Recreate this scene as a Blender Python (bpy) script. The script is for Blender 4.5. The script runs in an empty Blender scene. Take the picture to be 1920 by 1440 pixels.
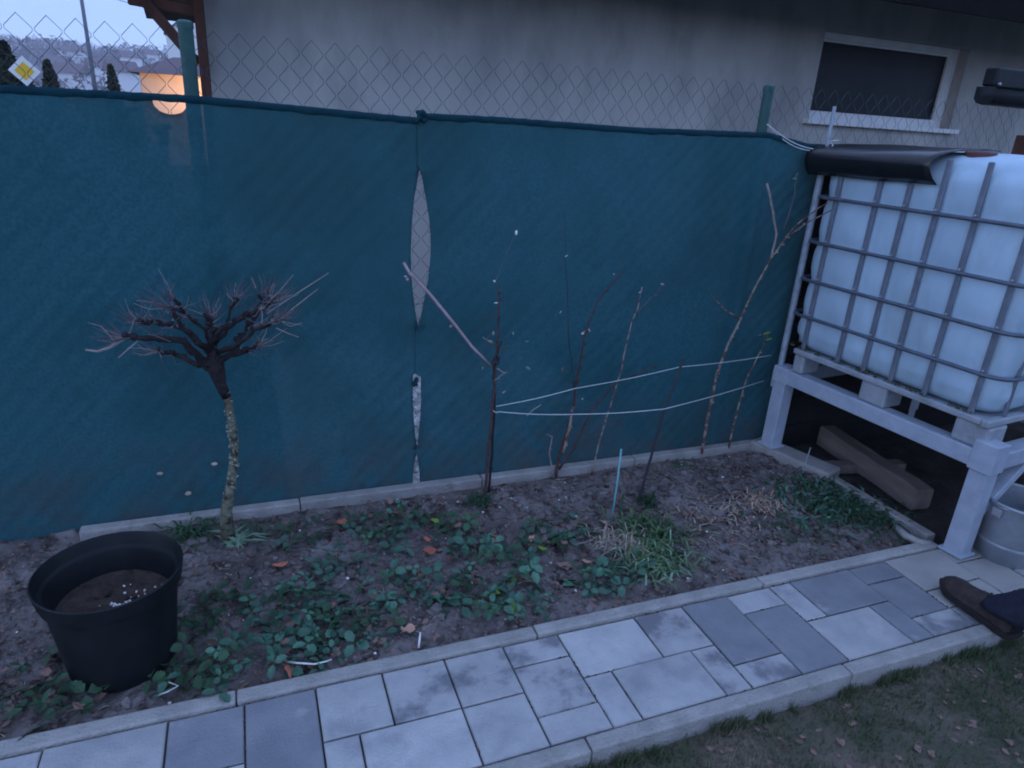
import bpy, bmesh, math, random
from mathutils import Vector, Matrix, noise
random.seed(7)
R = math.radians
scn = bpy.context.scene
col = scn.collection

# ------------------------------------------------------------------ camera
CAM_H = 1.60
CX = Vector((0.93416, -0.35203, 0.05782))     # camera right
FOC = 1278.7                                   # focal length in photo pixels (1920 wide)
yaw, pitch, roll = R(21.883), R(21.042), R(3.545)
fwd = Vector((math.sin(yaw)*math.cos(pitch), math.cos(yaw)*math.cos(pitch), -math.sin(pitch)))
r0 = Vector((math.cos(yaw), -math.sin(yaw), 0)); u0 = r0.cross(fwd)
rgt = r0*math.cos(roll) + u0*math.sin(roll)
upv = u0*math.cos(roll) - r0*math.sin(roll)
EYE = Vector((0, 0, CAM_H))
cd = bpy.data.cameras.new('camera'); cam = bpy.data.objects.new('camera', cd); col.objects.link(cam)
cd.sensor_width = 36; cd.lens = FOC/1920*36; cd.clip_start = .05; cd.clip_end = 3000
m3 = Matrix((rgt, upv, -fwd)).transposed()
cam.matrix_world = Matrix.Translation(EYE) @ m3.to_4x4()
scn.camera = cam

def ray(px, py):
    return rgt*((px-960)/FOC) - upv*((py-720)/FOC) + fwd
def at(px, py, Y):                # the point of the vertical plane at depth Y seen at a photo pixel
    d = ray(px, py); return EYE + d*(Y/d.y)
def gr(px, py, z=0.0):            # the point at height z seen at a photo pixel
    d = ray(px, py); return EYE + d*((z-CAM_H)/d.z)

# ------------------------------------------------------------------ sky, sun, exposure
SUN_EL, SUN_ROT = R(4.0), R(248)
world = bpy.data.worlds.new('World'); scn.world = world; world.use_nodes = True
wn = world.node_tree; wn.nodes.clear()
wo = wn.nodes.new('ShaderNodeOutputWorld'); wb = wn.nodes.new('ShaderNodeBackground')
sk = wn.nodes.new('ShaderNodeTexSky'); sk.sky_type = 'NISHITA'; sk.sun_disc = False
sk.sun_elevation = SUN_EL; sk.sun_rotation = SUN_ROT; sk.air_density = 1.0; sk.dust_density = 0.3; sk.ozone_density = 4.0
tint = wn.nodes.new('ShaderNodeMix'); tint.data_type = 'RGBA'; tint.blend_type = 'MULTIPLY'; tint.inputs[0].default_value = 1
tint.inputs[7].default_value = (0.34, 0.38, 0.62, 1)
over = wn.nodes.new('ShaderNodeMix'); over.data_type = 'RGBA'; over.blend_type = 'ADD'; over.inputs[0].default_value = 1
over.inputs[7].default_value = (1.90, 2.66, 4.5, 1)      # even dusk overcast veil over the clear sky
wn.links.new(sk.outputs[0], tint.inputs[6]); wn.links.new(tint.outputs[2], over.inputs[6]); wn.links.new(over.outputs[2], wb.inputs[0]); wn.links.new(wb.outputs[0], wo.inputs[0])
wb.inputs[1].default_value = 0.10
sl = bpy.data.lights.new('sun', 'SUN'); so = bpy.data.objects.new('sun', sl); col.objects.link(so)
sl.energy = 0.08; sl.angle = R(40); sl.color = (1.0, .93, .88)
sd = Vector((math.sin(SUN_ROT)*math.cos(SUN_EL), math.cos(SUN_ROT)*math.cos(SUN_EL), math.sin(SUN_EL)))
so.rotation_euler = (sd).to_track_quat('Z', 'Y').to_euler()
vs = scn.view_settings
vs.view_transform = 'Standard'; vs.look = 'None'; vs.gamma = 1; vs.use_curve_mapping = False
vs.exposure = 1.6
scn.cycles.max_bounces = 6; scn.cycles.transparent_max_bounces = 12
scn.cycles.use_denoising = True; scn.cycles.volume_bounces = 1
scn.cycles.pixel_filter_type = 'BLACKMAN_HARRIS'; scn.cycles.filter_width = 1.9

# ------------------------------------------------------------------ materials
MATS = {}
def mat(name, c, c2=None, scale=8.0, rough=.8, bump=0.0, bscale=60.0, spec=.3, metal=0, rnd=0.0, detail=4, trans=0.0,
        stretch=(1, 1, 1), contrast=(.35, .65), c3=None, c3scale=3.0, c3at=(.55, .7), translucent=0.0, splash=False):
    if name in MATS: return MATS[name]
    m = bpy.data.materials.new(name); m.use_nodes = True; n = m.node_tree; L = n.links
    b = n.nodes['Principled BSDF']; out = n.nodes['Material Output']
    b.inputs['Roughness'].default_value = rough; b.inputs['Metallic'].default_value = metal
    b.inputs['Specular IOR Level'].default_value = spec
    geo = n.nodes.new('ShaderNodeNewGeometry')
    mp = n.nodes.new('ShaderNodeMapping'); mp.inputs['Scale'].default_value = stretch
    L.new(geo.outputs['Position'], mp.inputs[0])
    col_out = None
    def rgb(c):
        q = n.nodes.new('ShaderNodeRGB'); q.outputs[0].default_value = (*c, 1); return q.outputs[0]
    def mix(f, a, bb, mode='MIX'):
        q = n.nodes.new('ShaderNodeMix'); q.data_type = 'RGBA'; q.blend_type = mode
        if isinstance(f, float): q.inputs[0].default_value = f
        else: L.new(f, q.inputs[0])
        L.new(a, q.inputs[6]); L.new(bb, q.inputs[7]); return q.outputs[2]
    def nz(sc, det, lo, hi):
        t = n.nodes.new('ShaderNodeTexNoise'); t.inputs['Scale'].default_value = sc; t.inputs['Detail'].default_value = det
        t.inputs['Roughness'].default_value = .62
        L.new(mp.outputs[0], t.inputs['Vector'])
        r = n.nodes.new('ShaderNodeMapRange'); r.inputs[1].default_value = lo; r.inputs[2].default_value = hi
        L.new(t.outputs[0], r.inputs[0]); return r.outputs[0]
    col_out = rgb(c)
    if c2: col_out = mix(nz(scale, detail, *contrast), col_out, rgb(c2))
    if c3: col_out = mix(nz(c3scale, 5, *c3at), col_out, rgb(c3))
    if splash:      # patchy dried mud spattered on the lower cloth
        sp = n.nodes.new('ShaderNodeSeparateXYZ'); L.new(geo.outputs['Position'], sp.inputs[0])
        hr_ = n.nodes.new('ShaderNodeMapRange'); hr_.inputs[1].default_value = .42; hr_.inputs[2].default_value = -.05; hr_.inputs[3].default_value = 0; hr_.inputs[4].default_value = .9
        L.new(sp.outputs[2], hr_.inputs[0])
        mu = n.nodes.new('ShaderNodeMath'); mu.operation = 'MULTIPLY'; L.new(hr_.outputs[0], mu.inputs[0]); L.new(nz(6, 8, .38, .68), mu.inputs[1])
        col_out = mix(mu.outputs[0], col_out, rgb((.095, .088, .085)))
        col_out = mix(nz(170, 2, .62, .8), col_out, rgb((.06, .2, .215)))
    if rnd:
        oi = n.nodes.new('ShaderNodeObjectInfo'); mr = n.nodes.new('ShaderNodeMapRange')
        mr.inputs[3].default_value = 1-rnd; mr.inputs[4].default_value = 1+rnd
        L.new(oi.outputs['Random'], mr.inputs[0])
        hv = n.nodes.new('ShaderNodeHueSaturation'); L.new(mr.outputs[0], hv.inputs['Value']); L.new(col_out, hv.inputs['Color']); col_out = hv.outputs[0]
    L.new(col_out, b.inputs['Base Color'])
    if bump:
        t = n.nodes.new('ShaderNodeTexNoise'); t.inputs['Scale'].default_value = bscale; t.inputs['Detail'].default_value = 6
        L.new(mp.outputs[0], t.inputs['Vector'])
        bp = n.nodes.new('ShaderNodeBump'); bp.inputs['Strength'].default_value = bump; bp.inputs['Distance'].default_value = .02
        L.new(t.outputs[0], bp.inputs['Height']); L.new(bp.outputs[0], b.inputs['Normal'])
    sh = b.outputs[0]
    if translucent:
        tr = n.nodes.new('ShaderNodeBsdfTranslucent'); L.new(col_out, tr.inputs[0])
        ms = n.nodes.new('ShaderNodeMixShader'); ms.inputs[0].default_value = translucent
        L.new(sh, ms.inputs[1]); L.new(tr.outputs[0], ms.inputs[2]); sh = ms.outputs[0]
    if trans:
        tp = n.nodes.new('ShaderNodeBsdfTransparent')
        ms = n.nodes.new('ShaderNodeMixShader'); ms.inputs[0].default_value = trans
        L.new(sh, ms.inputs[1]); L.new(tp.outputs[0], ms.inputs[2]); sh = ms.outputs[0]
    L.new(sh, out.inputs[0])
    MATS[name] = m; return m

M_soil = mat('soil', (.10, .08, .075), (.215, .19, .185), 5, .95, 1.0, 38, .1, c3=(.06, .045, .04), c3scale=16, c3at=(.50, .64), detail=8)
M_lawn = mat('lawn_soil', (.085, .085, .06), (.15, .12, .095), 6, .95, .8, 60, .1)
M_ground = mat('ground', (.10, .10, .08), (.07, .085, .055), .05, .95, spec=.1)
M_gravel = mat('gravel', (.45, .43, .40), (.25, .23, .21), 30, .9, 1, 60, .2)
M_stone = mat('pale_stone', (.85, .84, .82), (.5, .47, .44), 14, .85, .4, 60, .2)
M_slabL = mat('slab_light', (.43, .42, .41), (.33, .325, .33), 7, .75, .25, 130, .3, rnd=.10, c3=(.25, .25, .265), c3scale=4, c3at=(.52, .70))
M_slabM = mat('slab_mottled', (.40, .39, .385), (.27, .265, .275), 6, .75, .25, 130, .3, rnd=.08, c3=(.17, .17, .185), c3scale=6, c3at=(.5, .62))
M_slabD = mat('slab_dark', (.175, .18, .20), (.23, .235, .25), 6, .75, .25, 130, .3, rnd=.12, c3=(.35, .345, .34), c3scale=5, c3at=(.62, .75))
M_slabB = mat('slab_beige', (.36, .34, .31), (.29, .275, .26), 6, .8, .25, 130, .3, rnd=.10)
M_joint = mat('joint_sand', (.05, .045, .042), (.075, .07, .06), 30, .95, spec=.1)
M_kerb = mat('kerb_concrete', (.36, .34, .32), (.27, .255, .24), 10, .9, .5, 110, .2, rnd=.07, c3=(.18, .17, .155), c3scale=7, c3at=(.6, .75))
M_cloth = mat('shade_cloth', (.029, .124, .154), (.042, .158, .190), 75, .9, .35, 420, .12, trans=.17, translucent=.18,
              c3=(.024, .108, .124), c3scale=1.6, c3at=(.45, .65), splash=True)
M_hem = mat('cloth_hem', (.006, .035, .05), (.008, .045, .06), 14, .9, .3, 80, .1)
M_wire = mat('green_wire', (.03, .055, .06), rough=.5, spec=.4)
M_post = mat('green_post', (.015, .07, .065), (.02, .09, .08), 20, .5, spec=.4)
M_galv = mat('galvanised', (.36, .37, .40), (.28, .29, .32), 25, .5, .1, 60, .5, metal=.25)
M_tube = mat('weathered_tube', (.34, .39, .45), (.24, .28, .32), 25, .6, .1, 60, .4, metal=.2)
M_stand = mat('stand_paint', (.38, .43, .50), (.31, .35, .42), 18, .5, .08, 60, .45, c3=(.26, .24, .22), c3scale=9, c3at=(.66, .78))
M_tank = mat('tank_plastic', (.43, .57, .67), (.35, .47, .56), 5, .45, .06, 20, .4, c3=(.27, .36, .39), c3scale=4.5, c3at=(.50, .78), stretch=(1, 1, .4))
M_cage = mat('cage_tube', (.12, .14, .18), (.085, .10, .13), 18, .5, .1, 60, .4, metal=.3)
M_pal = mat('pallet_metal', (.38, .41, .45), (.27, .30, .33), 12, .6, .1, 60, .4, metal=.2, c3=(.2, .22, .17), c3scale=12, c3at=(.62, .75))
M_black = mat('black_plastic', (.007, .009, .011), (.012, .014, .016), 12, .5, .1, 30, .2)
M_foil = mat('black_sheet', (.008, .007, .009), (.013, .012, .013), 12, .26, .04, 20, .45)
M_wall = mat('render_plaster', (.57, .545, .51), (.45, .432, .412), 1.3, .95, .35, 140, .1, c3=(.32, .31, .30), c3scale=2.2, c3at=(.46, .72), stretch=(1, 1, .45))
M_soff = mat('soffit', (.013, .011, .011), (.009, .008, .008), 9, .8, spec=.2)
M_roof = mat('roof_tile', (.09, .06, .05), (.06, .045, .04), 9, .8, spec=.2)
M_white = mat('white_frame', (.80, .80, .80), (.72, .72, .73), 7, .4, spec=.4)
M_glass = mat('window_glass', (.009, .010, .016), (.014, .015, .022), 4, .3, spec=.14)
M_wood = mat('stained_timber', (.12, .05, .036), (.07, .03, .022), 9, .7, .3, 40, .2, stretch=(1, 1, .3))
M_log = mat('sawn_timber', (.20, .16, .135), (.13, .10, .085), 12, .85, .5, 40, .2, stretch=(1, .25, 1))
M_bark = mat('dark_bark', (.022, .019, .021), (.042, .034, .036), 40, .9, .8, 90, .15)
M_lichen = mat('lichen_bark', (.13, .13, .09), (.24, .24, .18), 40, .95, .8, 90, .1, c3=(.07, .055, .04), c3scale=30, c3at=(.5, .6))
M_twig = mat('pale_twig', (.34, .29, .27), (.22, .17, .16), 30, .8, spec=.2)
M_purp = mat('purple_twig', (.07, .062, .075), (.15, .13, .145), 30, .8, spec=.2)
M_cane = mat('brown_cane', (.10, .055, .052), (.06, .036, .038), 35, .8, .4, 90, .2)
M_caneS = mat('speckled_cane', (.30, .25, .21), (.12, .06, .05), 28, .8, .4, 90, .2, contrast=(.45, .55))
M_pink = mat('pink_branch', (.46, .33, .33), (.34, .23, .24), 25, .8, .4, 90, .2)
M_rod = mat('dark_rod', (.022, .024, .03), (.035, .036, .042), 25, .6, spec=.3)
M_string = mat('string', (.62, .66, .66), (.48, .52, .53), 60, .9, spec=.1)
M_stick = mat('plant_stick', (.12, .34, .36), (.16, .40, .42), 30, .5, spec=.3)
M_leaf = mat('strawberry_leaf', (.085, .19, .125), (.05, .125, .085), 20, .6, .4, 60, .3, rnd=.45, translucent=.15)
M_leafD = mat('dark_leaf', (.05, .11, .055), (.032, .075, .038), 20, .6, .4, 60, .3, rnd=.4, translucent=.15)
M_leafY = mat('yellow_leaf', (.26, .34, .06), (.19, .27, .06), 30, .7, spec=.2, translucent=.2)
M_iris = mat('pale_leaf', (.25, .36, .24), (.16, .26, .17), 15, .6, spec=.3, translucent=.15)
M_or = mat('orange_leaf', (.62, .21, .12), (.48, .15, .10), 30, .7, .3, 80, .2, rnd=.3, translucent=.15)
M_br = mat('brown_leaf', (.28, .17, .135), (.18, .11, .095), 30, .8, .3, 80, .2, rnd=.35, translucent=.1)
M_peach = mat('peach_leaf', (.62, .36, .26), (.5, .27, .2), 30, .7, .3, 80, .2, translucent=.15)
M_straw = mat('straw', (.50, .42, .33), (.30, .22, .17), 60, .85, spec=.15, rnd=.15)
M_bit = mat('white_bits', (.78, .78, .78), (.6, .58, .56), 30, .8, spec=.2)
M_clod = mat('soil_clod', (.26, .22, .20), (.11, .085, .075), 20, .95, .8, 70, .1)
M_grass = mat('grass_blade', (.05, .085, .035), (.10, .11, .06), 4, .8, spec=.2, translucent=.15, c3=(.20, .165, .115), c3scale=3, c3at=(.52, .7))
M_bucket = mat('zinc_bucket', (.34, .37, .41), (.25, .28, .31), 9, .45, .1, 40, .5, metal=.35)
M_shoe = mat('brown_suede', (.062, .044, .040), (.036, .026, .025), 40, .85, .4, 120, .2)
M_sole = mat('shoe_sole', (.02, .018, .018), (.03, .028, .026), 40, .7, spec=.2)
M_trous = mat('dark_trousers', (.022, .024, .04), (.03, .032, .05), 30, .9, .4, 60, .1)
M_jack = mat('dark_jacket', (.03, .034, .05), (.045, .05, .065), 30, .85, .3, 60, .2)
M_skin = mat('skin', (.48, .30, .23), rough=.6, spec=.3)
M_hair = mat('hair', (.03, .022, .018), (.045, .03, .025), 80, .7, spec=.3)
M_hill = mat('winter_hillside', (.16, .13, .15), (.11, .10, .11), .03, .95, spec=.05)
M_ftree = mat('winter_trees', (.20, .165, .18), (.13, .115, .13), .2, .95, spec=.05)
M_conif = mat('conifer', (.03, .042, .028), (.045, .05, .03), 4, .9, spec=.1)
M_fwall = mat('far_house_wall', (.8, .78, .76), rough=.9, spec=.1)
M_froof = mat('far_house_roof', (.16, .12, .13), rough=.9, spec=.1)
M_owall = mat('orange_wall', (.70, .50, .36), (.64, .44, .31), 3, .9, spec=.1)
M_metalpole = mat('grey_pole', (.16, .17, .2), rough=.7, spec=.2)
M_signW = mat('sign_white', (.8, .8, .78), rough=.5)
M_signY = mat('sign_yellow', (.85, .50, .03), rough=.5)
M_red = mat('red_lid', (.12, .04, .038), (.085, .034, .032), 20, .6, spec=.3)

# ------------------------------------------------------------------ mesh helpers
class MB:
    def __init__(s): s.v = []; s.f = []
    def add(s, vs, fs):
        k = len(s.v); s.v += [tuple(p) for p in vs]; s.f += [tuple(i+k for i in f) for f in fs]; return s
    def box(s, x0, x1, y0, y1, z0, z1, T=None):
        vs = [Vector(p) for p in ((x0,y0,z0),(x1,y0,z0),(x1,y1,z0),(x0,y1,z0),(x0,y0,z1),(x1,y0,z1),(x1,y1,z1),(x0,y1,z1))]
        if T: vs = [T @ p for p in vs]
        return s.add(vs, [(0,3,2,1),(4,5,6,7),(0,1,5,4),(1,2,6,5),(2,3,7,6),(3,0,4,7)])
    def bar(s, a, b, w, h, up=(0,0,1)):
        a = Vector(a); b = Vector(b); d = (b-a); L = d.length; d.normalize(); u = Vector(up)
        sd_ = d.cross(u).normalized(); u = sd_.cross(d)
        T = Matrix((( sd_.x, d.x, u.x, a.x),(sd_.y, d.y, u.y, a.y),(sd_.z, d.z, u.z, a.z),(0,0,0,1)))
        return s.box(-w/2, w/2, 0, L, -h/2, h/2, T)
    def tube(s, pts, r, n=6, caps=True):
        pts = [Vector(p) for p in pts]; N = len(pts)
        if not isinstance(r, (list, tuple)): r = [r]*N
        elif len(r) == 2 and N != 2: r = [r[0]+(r[1]-r[0])*i/(N-1) for i in range(N)]
        vs = []; prev = None
        for i, p in enumerate(pts):
            t = (pts[min(i+1, N-1)]-pts[max(i-1, 0)]).normalized()
            if prev is None:
                a = t.orthogonal().normalized()
            else:
                a = (prev - t*prev.dot(t))
                a = a.normalized() if a.length > 1e-6 else t.orthogonal().normalized()
            prev = a; b = t.cross(a)
            for k in range(n):
                an = 2*math.pi*k/n; vs.append(p + (a*math.cos(an)+b*math.sin(an))*r[i])
        fs = [(i*n+k, i*n+(k+1)%n, (i+1)*n+(k+1)%n, (i+1)*n+k) for i in range(N-1) for k in range(n)]
        if caps: fs += [tuple(reversed(range(n))), tuple((N-1)*n+k for k in range(n))]
        return s.add(vs, fs)
    def lathe(s, prof, n=32, c=(0,0,0), close=False):
        c = Vector(c); vs = [c+Vector((r*math.cos(2*math.pi*k/n), r*math.sin(2*math.pi*k/n), z)) for r, z in prof for k in range(n)]
        fs = [(i*n+k, i*n+(k+1)%n, (i+1)*n+(k+1)%n, (i+1)*n+k) for i in range(len(prof)-1) for k in range(n)]
        return s.add(vs, fs)
    def blob(s, c, r, jit=.25, sq=(1,1,1)):
        c = Vector(c); vs = []
        t = (1+5**.5)/2
        for p in ((-1,t,0),(1,t,0),(-1,-t,0),(1,-t,0),(0,-1,t),(0,1,t),(0,-1,-t),(0,1,-t),(t,0,-1),(t,0,1),(-t,0,-1),(-t,0,1)):
            q = Vector(p).normalized()*r*(1+random.uniform(-jit, jit)); vs.append(c+Vector((q.x*sq[0], q.y*sq[1], q.z*sq[2])))
        return s.add(vs, [(0,11,5),(0,5,1),(0,1,7),(0,7,10),(0,10,11),(1,5,9),(5,11,4),(11,10,2),(10,7,6),(7,1,8),(3,9,4),(3,4,2),(3,2,6),(3,6,8),(3,8,9),(4,9,5),(2,4,11),(6,2,10),(8,6,7),(9,8,1)])
    def mesh(s, name):
        me = bpy.data.meshes.new(name); me.from_pydata(s.v, [], s.f); me.update(); return me
    def build(s, name, m, parent=None, smooth=False, bevel=0):
        me = s.mesh(name); me.materials.append(m)
        if smooth:
            me.polygons.foreach_set('use_smooth', [True]*len(me.polygons))
        o = bpy.data.objects.new(name, me); col.objects.link(o)
        if parent: o.parent = parent
        if smooth == 'auto':
            try: me.set_sharp_from_angle(angle=R(40))
            except Exception: pass
        if bevel:
            b = o.modifiers.new('bevel', 'BEVEL'); b.width = bevel; b.segments = 2; b.limit_method = 'ANGLE'
        return o
def tag(o, label=None, cat=None, group=None, kind=None):
    if label: o['label'] = label
    if cat: o['category'] = cat
    if group: o['group'] = group
    if kind: o['kind'] = kind
    return o
def empty(name, loc=(0,0,0), rz=0, label=None, cat=None, group=None):
    o = bpy.data.objects.new(name, None); col.objects.link(o); o.location = loc; o.rotation_euler = (0,0,rz); o.empty_display_size = .1
    return tag(o, label, cat, group)
def inst(name, me, parent, loc, rot=(0,0,0), sc=1.0):
    o = bpy.data.objects.new(name, me); col.objects.link(o); o.parent = parent; o.location = loc; o.rotation_euler = rot
    o.scale = (sc, sc, sc) if not isinstance(sc, tuple) else sc
    return o
def fbm(x, y, z=0.0, o=4):
    return noise.fractal(Vector((x, y, z)), 1.0, 2.0, o)

# ------------------------------------------------------------------ ground sheets
def sheet(name, x0, x1, y0, y1, z, m, nx=1, ny=1, hf=None):
    b = MB(); vs = []
    for j in range(ny+1):
        for i in range(nx+1):
            x = x0+(x1-x0)*i/nx; y = y0+(y1-y0)*j/ny
            vs.append((x, y, z+(hf(x, y) if hf else 0)))
    fs = [(j*(nx+1)+i, j*(nx+1)+i+1, (j+1)*(nx+1)+i+1, (j+1)*(nx+1)+i) for j in range(ny) for i in range(nx)]
    o = b.add(vs, fs).build(name, m, smooth=True); return tag(o, kind='structure')
sheet('ground', -1500, 1500, -600, 2500, -.25, M_ground)
def pot_soil(x, y): return .205+(.016*fbm(x*14, y*14, 2)+.016*fbm(x*34, y*34, 6, 3))*max(.2, 1-(math.hypot(x, y)/.16)**3)+.012*(y/.16)
def soil_h(x, y):
    h = .022*fbm(x*3, y*3, 1.3) + .024*fbm(x*11, y*11, 4.1, 5) + .012*noise.noise(Vector((x*38, y*38, 0)))
    edge = min((y-1.70)/.10, (2.68-y)/.10 if x > -.72 else 1, 1); edge = max(edge, 0)
    return h*(.25+.75*edge) + .012*edge
sheet('soil_bed', -2.6, 2.72, 1.685, 2.80, -.030, M_soil, 300, 64, soil_h)
def lawn_h(x, y): return .014*fbm(x*4, y*4, 2.2) + .006*fbm(x*15, y*15, 7, 3)
sheet('lawn', -3.0, 5.5, -4.0, 1.185, -.062, M_lawn, 170, 104, lawn_h)
sheet('yard', 2.72, 6.0, 1.685, 2.80, -.05, mat('shaded_earth', (.035, .03, .028), (.06, .05, .045), 14, .95, .8, 50, .08), 60, 24, lambda x, y: .02*fbm(x*5, y*5))  # earth colour kept near-black to deepen the shade under the stand
sheet('neighbour_yard', -6.0, 9.5, 2.80, 5.1, -.07, M_lawn, 1, 1)

# ------------------------------------------------------------------ paved path
U = .0985; X0 = .09; YI = 1.638; V = .1
path = MB().box(-2.0, 3.6, 1.235, 1.640, -.15, -.012).build('path', M_joint); tag(path, kind='structure')
SL = []   # x0, x1, d0, d1 (units), material
def s_(a, b, c, d, m): SL.append((a, b, c, d, m))
L_, D_, Mo, B_ = M_slabL, M_slabD, M_slabM, M_slabB
for t in ((-18,-15,0,2,L_),(-15,-13,0,2,D_),(-18,-16,2,4,D_),(-16,-13,2,4,L_),(-13,-10,0,2,L_),(-13,-11,2,4,L_),(-11,-9,2,4,D_),(-10,-7,0,2,L_),(-9,-7,2,4,L_),
          (-7,-4,0,3,L_),(-7,-4,3,4,L_),(-4,-2,0,2,D_),(-4,-2,2,4,L_),(-2,0,0,3,D_),(-2,0,3,4,L_),
          (0,2,0,2,L_),(2,4,0,2,Mo),(4,6,0,2,Mo),(0,1,2,4,L_),(1,4,2,4,L_),(4,6,2,4,L_),(6,8,0,1,Mo),(6,8,1,3,Mo),(6,8,3,4,L_),
          (8,11,0,2,L_),(8,9,2,4,L_),(9,12,2,4,L_),(12,13,2,4,Mo),(11,13,0,2,Mo),(13,15,0,3,D_),(13,15,3,4,Mo),(15,17,0,1,L_),(17,18,0,2,L_),(15,17,1,4,D_),
          (18,21,0,2,D_),(17,20,2,4,L_),(20,21,2,4,D_),(21,23,0,1,D_),(21,23,1,3,D_),(21,23,3,4,Mo),(23,26,0,2,B_),(23,26,2,3,B_),(23,26,3,4,Mo),
          (26,28,0,1,B_),(26,28,1,3,B_),(26,28,3,4,B_),(28,31,0,2,B_),(28,31,2,4,B_),(31,34,0,2,B_),(31,33,2,4,B_)): s_(*t)
slab_mesh = {}
def slab_me(w, h, m):
    k = (w, h, m.name)
    if k not in slab_mesh:
        W = w*U-.0055; H = h*V-.0055; c = .0035; z0, z1 = -.055, 0
        vs = []
        for z, q in ((z0, 0), (z1-c, 0), (z1, c)):
            vs += [(q,-q,z),(W-q,-q,z),(W-q,-H+q,z),(q,-H+q,z)]
        fs = [(3,2,1,0)][:0] + [(8,11,10,9)] + [(i*4+k2, i*4+4+k2, i*4+4+(k2+1)%4, i*4+(k2+1)%4) for i in range(2) for k2 in range(4)]
        b = MB(); b.add(vs, fs); me = b.mesh('paving_slab'); me.materials.append(m); slab_mesh[k] = me
    return slab_mesh[k]
for (a, b, c, d, m) in SL:
    inst('paving_slab', slab_me(b-a, d-c, m), path, (X0+a*U+.0027, YI-c*V-.0027, random.uniform(-.003, .002)), (random.uniform(-.005,.005), random.uniform(-.005,.005), random.uniform(-.003,.003)))
jm = MB()
for _ in range(900):
    (a, b_, c, d, m) = random.choice(SL); e = random.random()
    if random.random() < .5: x, y = X0+(a if random.random() < .5 else b_)*U, YI-(c+(d-c)*e)*V
    else: x, y = X0+(a+(b_-a)*e)*U, YI-(c if random.random() < .5 else d)*V
    if fbm(x*4, y*4, 11) < .02: continue
    jm.blob((x, y, -.006), random.uniform(.002,.0052), .4, (1.4,1,.9))
jo = jm.build('joint_moss', mat('joint_moss', (.05, .055, .035), (.09, .075, .06), 60, .95, spec=.1), path); jo['kind'] = 'stuff'
def kerb(x0, x1, y0, y1, z0, z1, parent=path, step=1.0, off=0.0, name='kerb_stone'):
    x = x0
    n = max(1, round((x1-x0)/step)); 
    for k in range(n):
        a = x0+(x1-x0)*k/n; b = x0+(x1-x0)*(k+1)/n
        MB().box(a+.002, b-.002, y0+random.uniform(-.0015,.0015), y1, z0, z1+random.uniform(-.002,.002)).build(name, M_kerb, parent, bevel=.006)
kerb(-2.0, 2.68, 1.642, 1.690, -.2, .010)
kerb(-2.04, 3.6, 1.182, 1.232, -.2, .006)
fk = empty('fence_edging', (.9, 2.715, 0), 0, 'narrow concrete edging strip along the foot of the green shade cloth', 'edging')
for k in range(4):
    a = -.70+k*.83; MB().box(a+.002-.9, a+.828-.9, -.028, .022, -.22, .012+random.uniform(-.003,.003)).build('edging_stone', M_kerb, fk, bevel=.006)

# ------------------------------------------------------------------ grass and litter (uncountable)
def blades(name, m, n, xf, hmin, hmax, w, lean=.6, kind='stuff'):
    b = MB()
    for _ in range(n):
        p = xf()
        if p is None: continue
        x, y, z = p; h = random.uniform(hmin, hmax); a = random.uniform(0, 6.283); l = random.uniform(0, lean)*h
        dx, dy = math.cos(a), math.sin(a); ww = w*random.uniform(.6, 1.3)
        px, py = -dy*ww, dx*ww
        b.add([(x-px,y-py,z-.004),(x+px,y+py,z-.004),(x+dx*l*.4+px*.7,y+dy*l*.4+py*.7,z+h*.6),(x+dx*l*.4-px*.7,y+dy*l*.4-py*.7,z+h*.6),(x+dx*l,y+dy*l,z+h)], [(0,1,2,3),(3,2,4)])
    return tag(b.build(name, m), kind=kind)
def lawn_pt():
    x = random.uniform(.2, 4.2); y = 1.178-abs(random.triangular(0, 1.5, 0))
    d = fbm(x*3.2, y*3.2, 5.5)
    if d < -.12 and random.random() < .72: return None
    return (x, y, -.062+lawn_h(x, y))
blades('grass', M_grass, 46000, lawn_pt, .008, .032, .0017, 1.6)
def kerb_grass():
    x = random.uniform(.5, 3.4); y = 1.178-abs(random.gauss(0, .012))
    if fbm(x*6, 1, 3) < .05: return None
    return (x, y, -.062+lawn_h(x, y))
g2 = blades('grass', M_grass, 4200, kerb_grass, .015, .055, .0016, .8)
def bits(name, m, n, ptf, r0, r1, sq=(1,1,.6)):
    b = MB()
    for _ in range(n):
        p = ptf()
        if p: b.blob(p, random.uniform(r0, r1), .35, (random.uniform(.7,1.4), random.uniform(.7,1.4), sq[2]))
    return tag(b.build(name, m), kind='stuff')
def bed_pt(off=.002):
    x = random.uniform(-1.4, 2.65); y = random.uniform(1.71, 2.68)
    if math.hypot(x+.452, y-1.96) < .19: x = random.uniform(.1, 2.6)
    return (x, y, -.030+soil_h(x, y)+off)
bits('soil_clods', M_clod, 3200, lambda: bed_pt(0), .003, .012)
bits('soil_clods', M_soil, 2600, lambda: bed_pt(0), .006, .022)
def white_pt():
    x, y, z = bed_pt(.003)
    if random.random() > .25+.75*math.exp(-((x-1.1)**2)/.6): return None
    return (x, y, z)
bits('pale_litter', M_bit, 330, white_pt, .0015, .006)
def lawn_b():
    x = random.uniform(.5, 3.4); y = random.uniform(.35, 1.15)
    return (x, y, -.057+lawn_h(x, y))
bits('lawn_litter', M_br, 500, lawn_b, .004, .013, (1,1,.25))
def straw_litter(n, name='straw_litter'):
    b = MB()
    for _ in range(n):
        x, y, z = bed_pt(.004); a = random.uniform(0, 6.3); l = random.uniform(.01, .04)
        b.tube([(x,y,z),(x+math.cos(a)*l*.5,y+math.sin(a)*l*.5,z+.004),(x+math.cos(a)*l,y+math.sin(a)*l,z)], .0009, 3, False)
    tag(b.build(name, M_straw), kind='stuff')
straw_litter(420)
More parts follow.
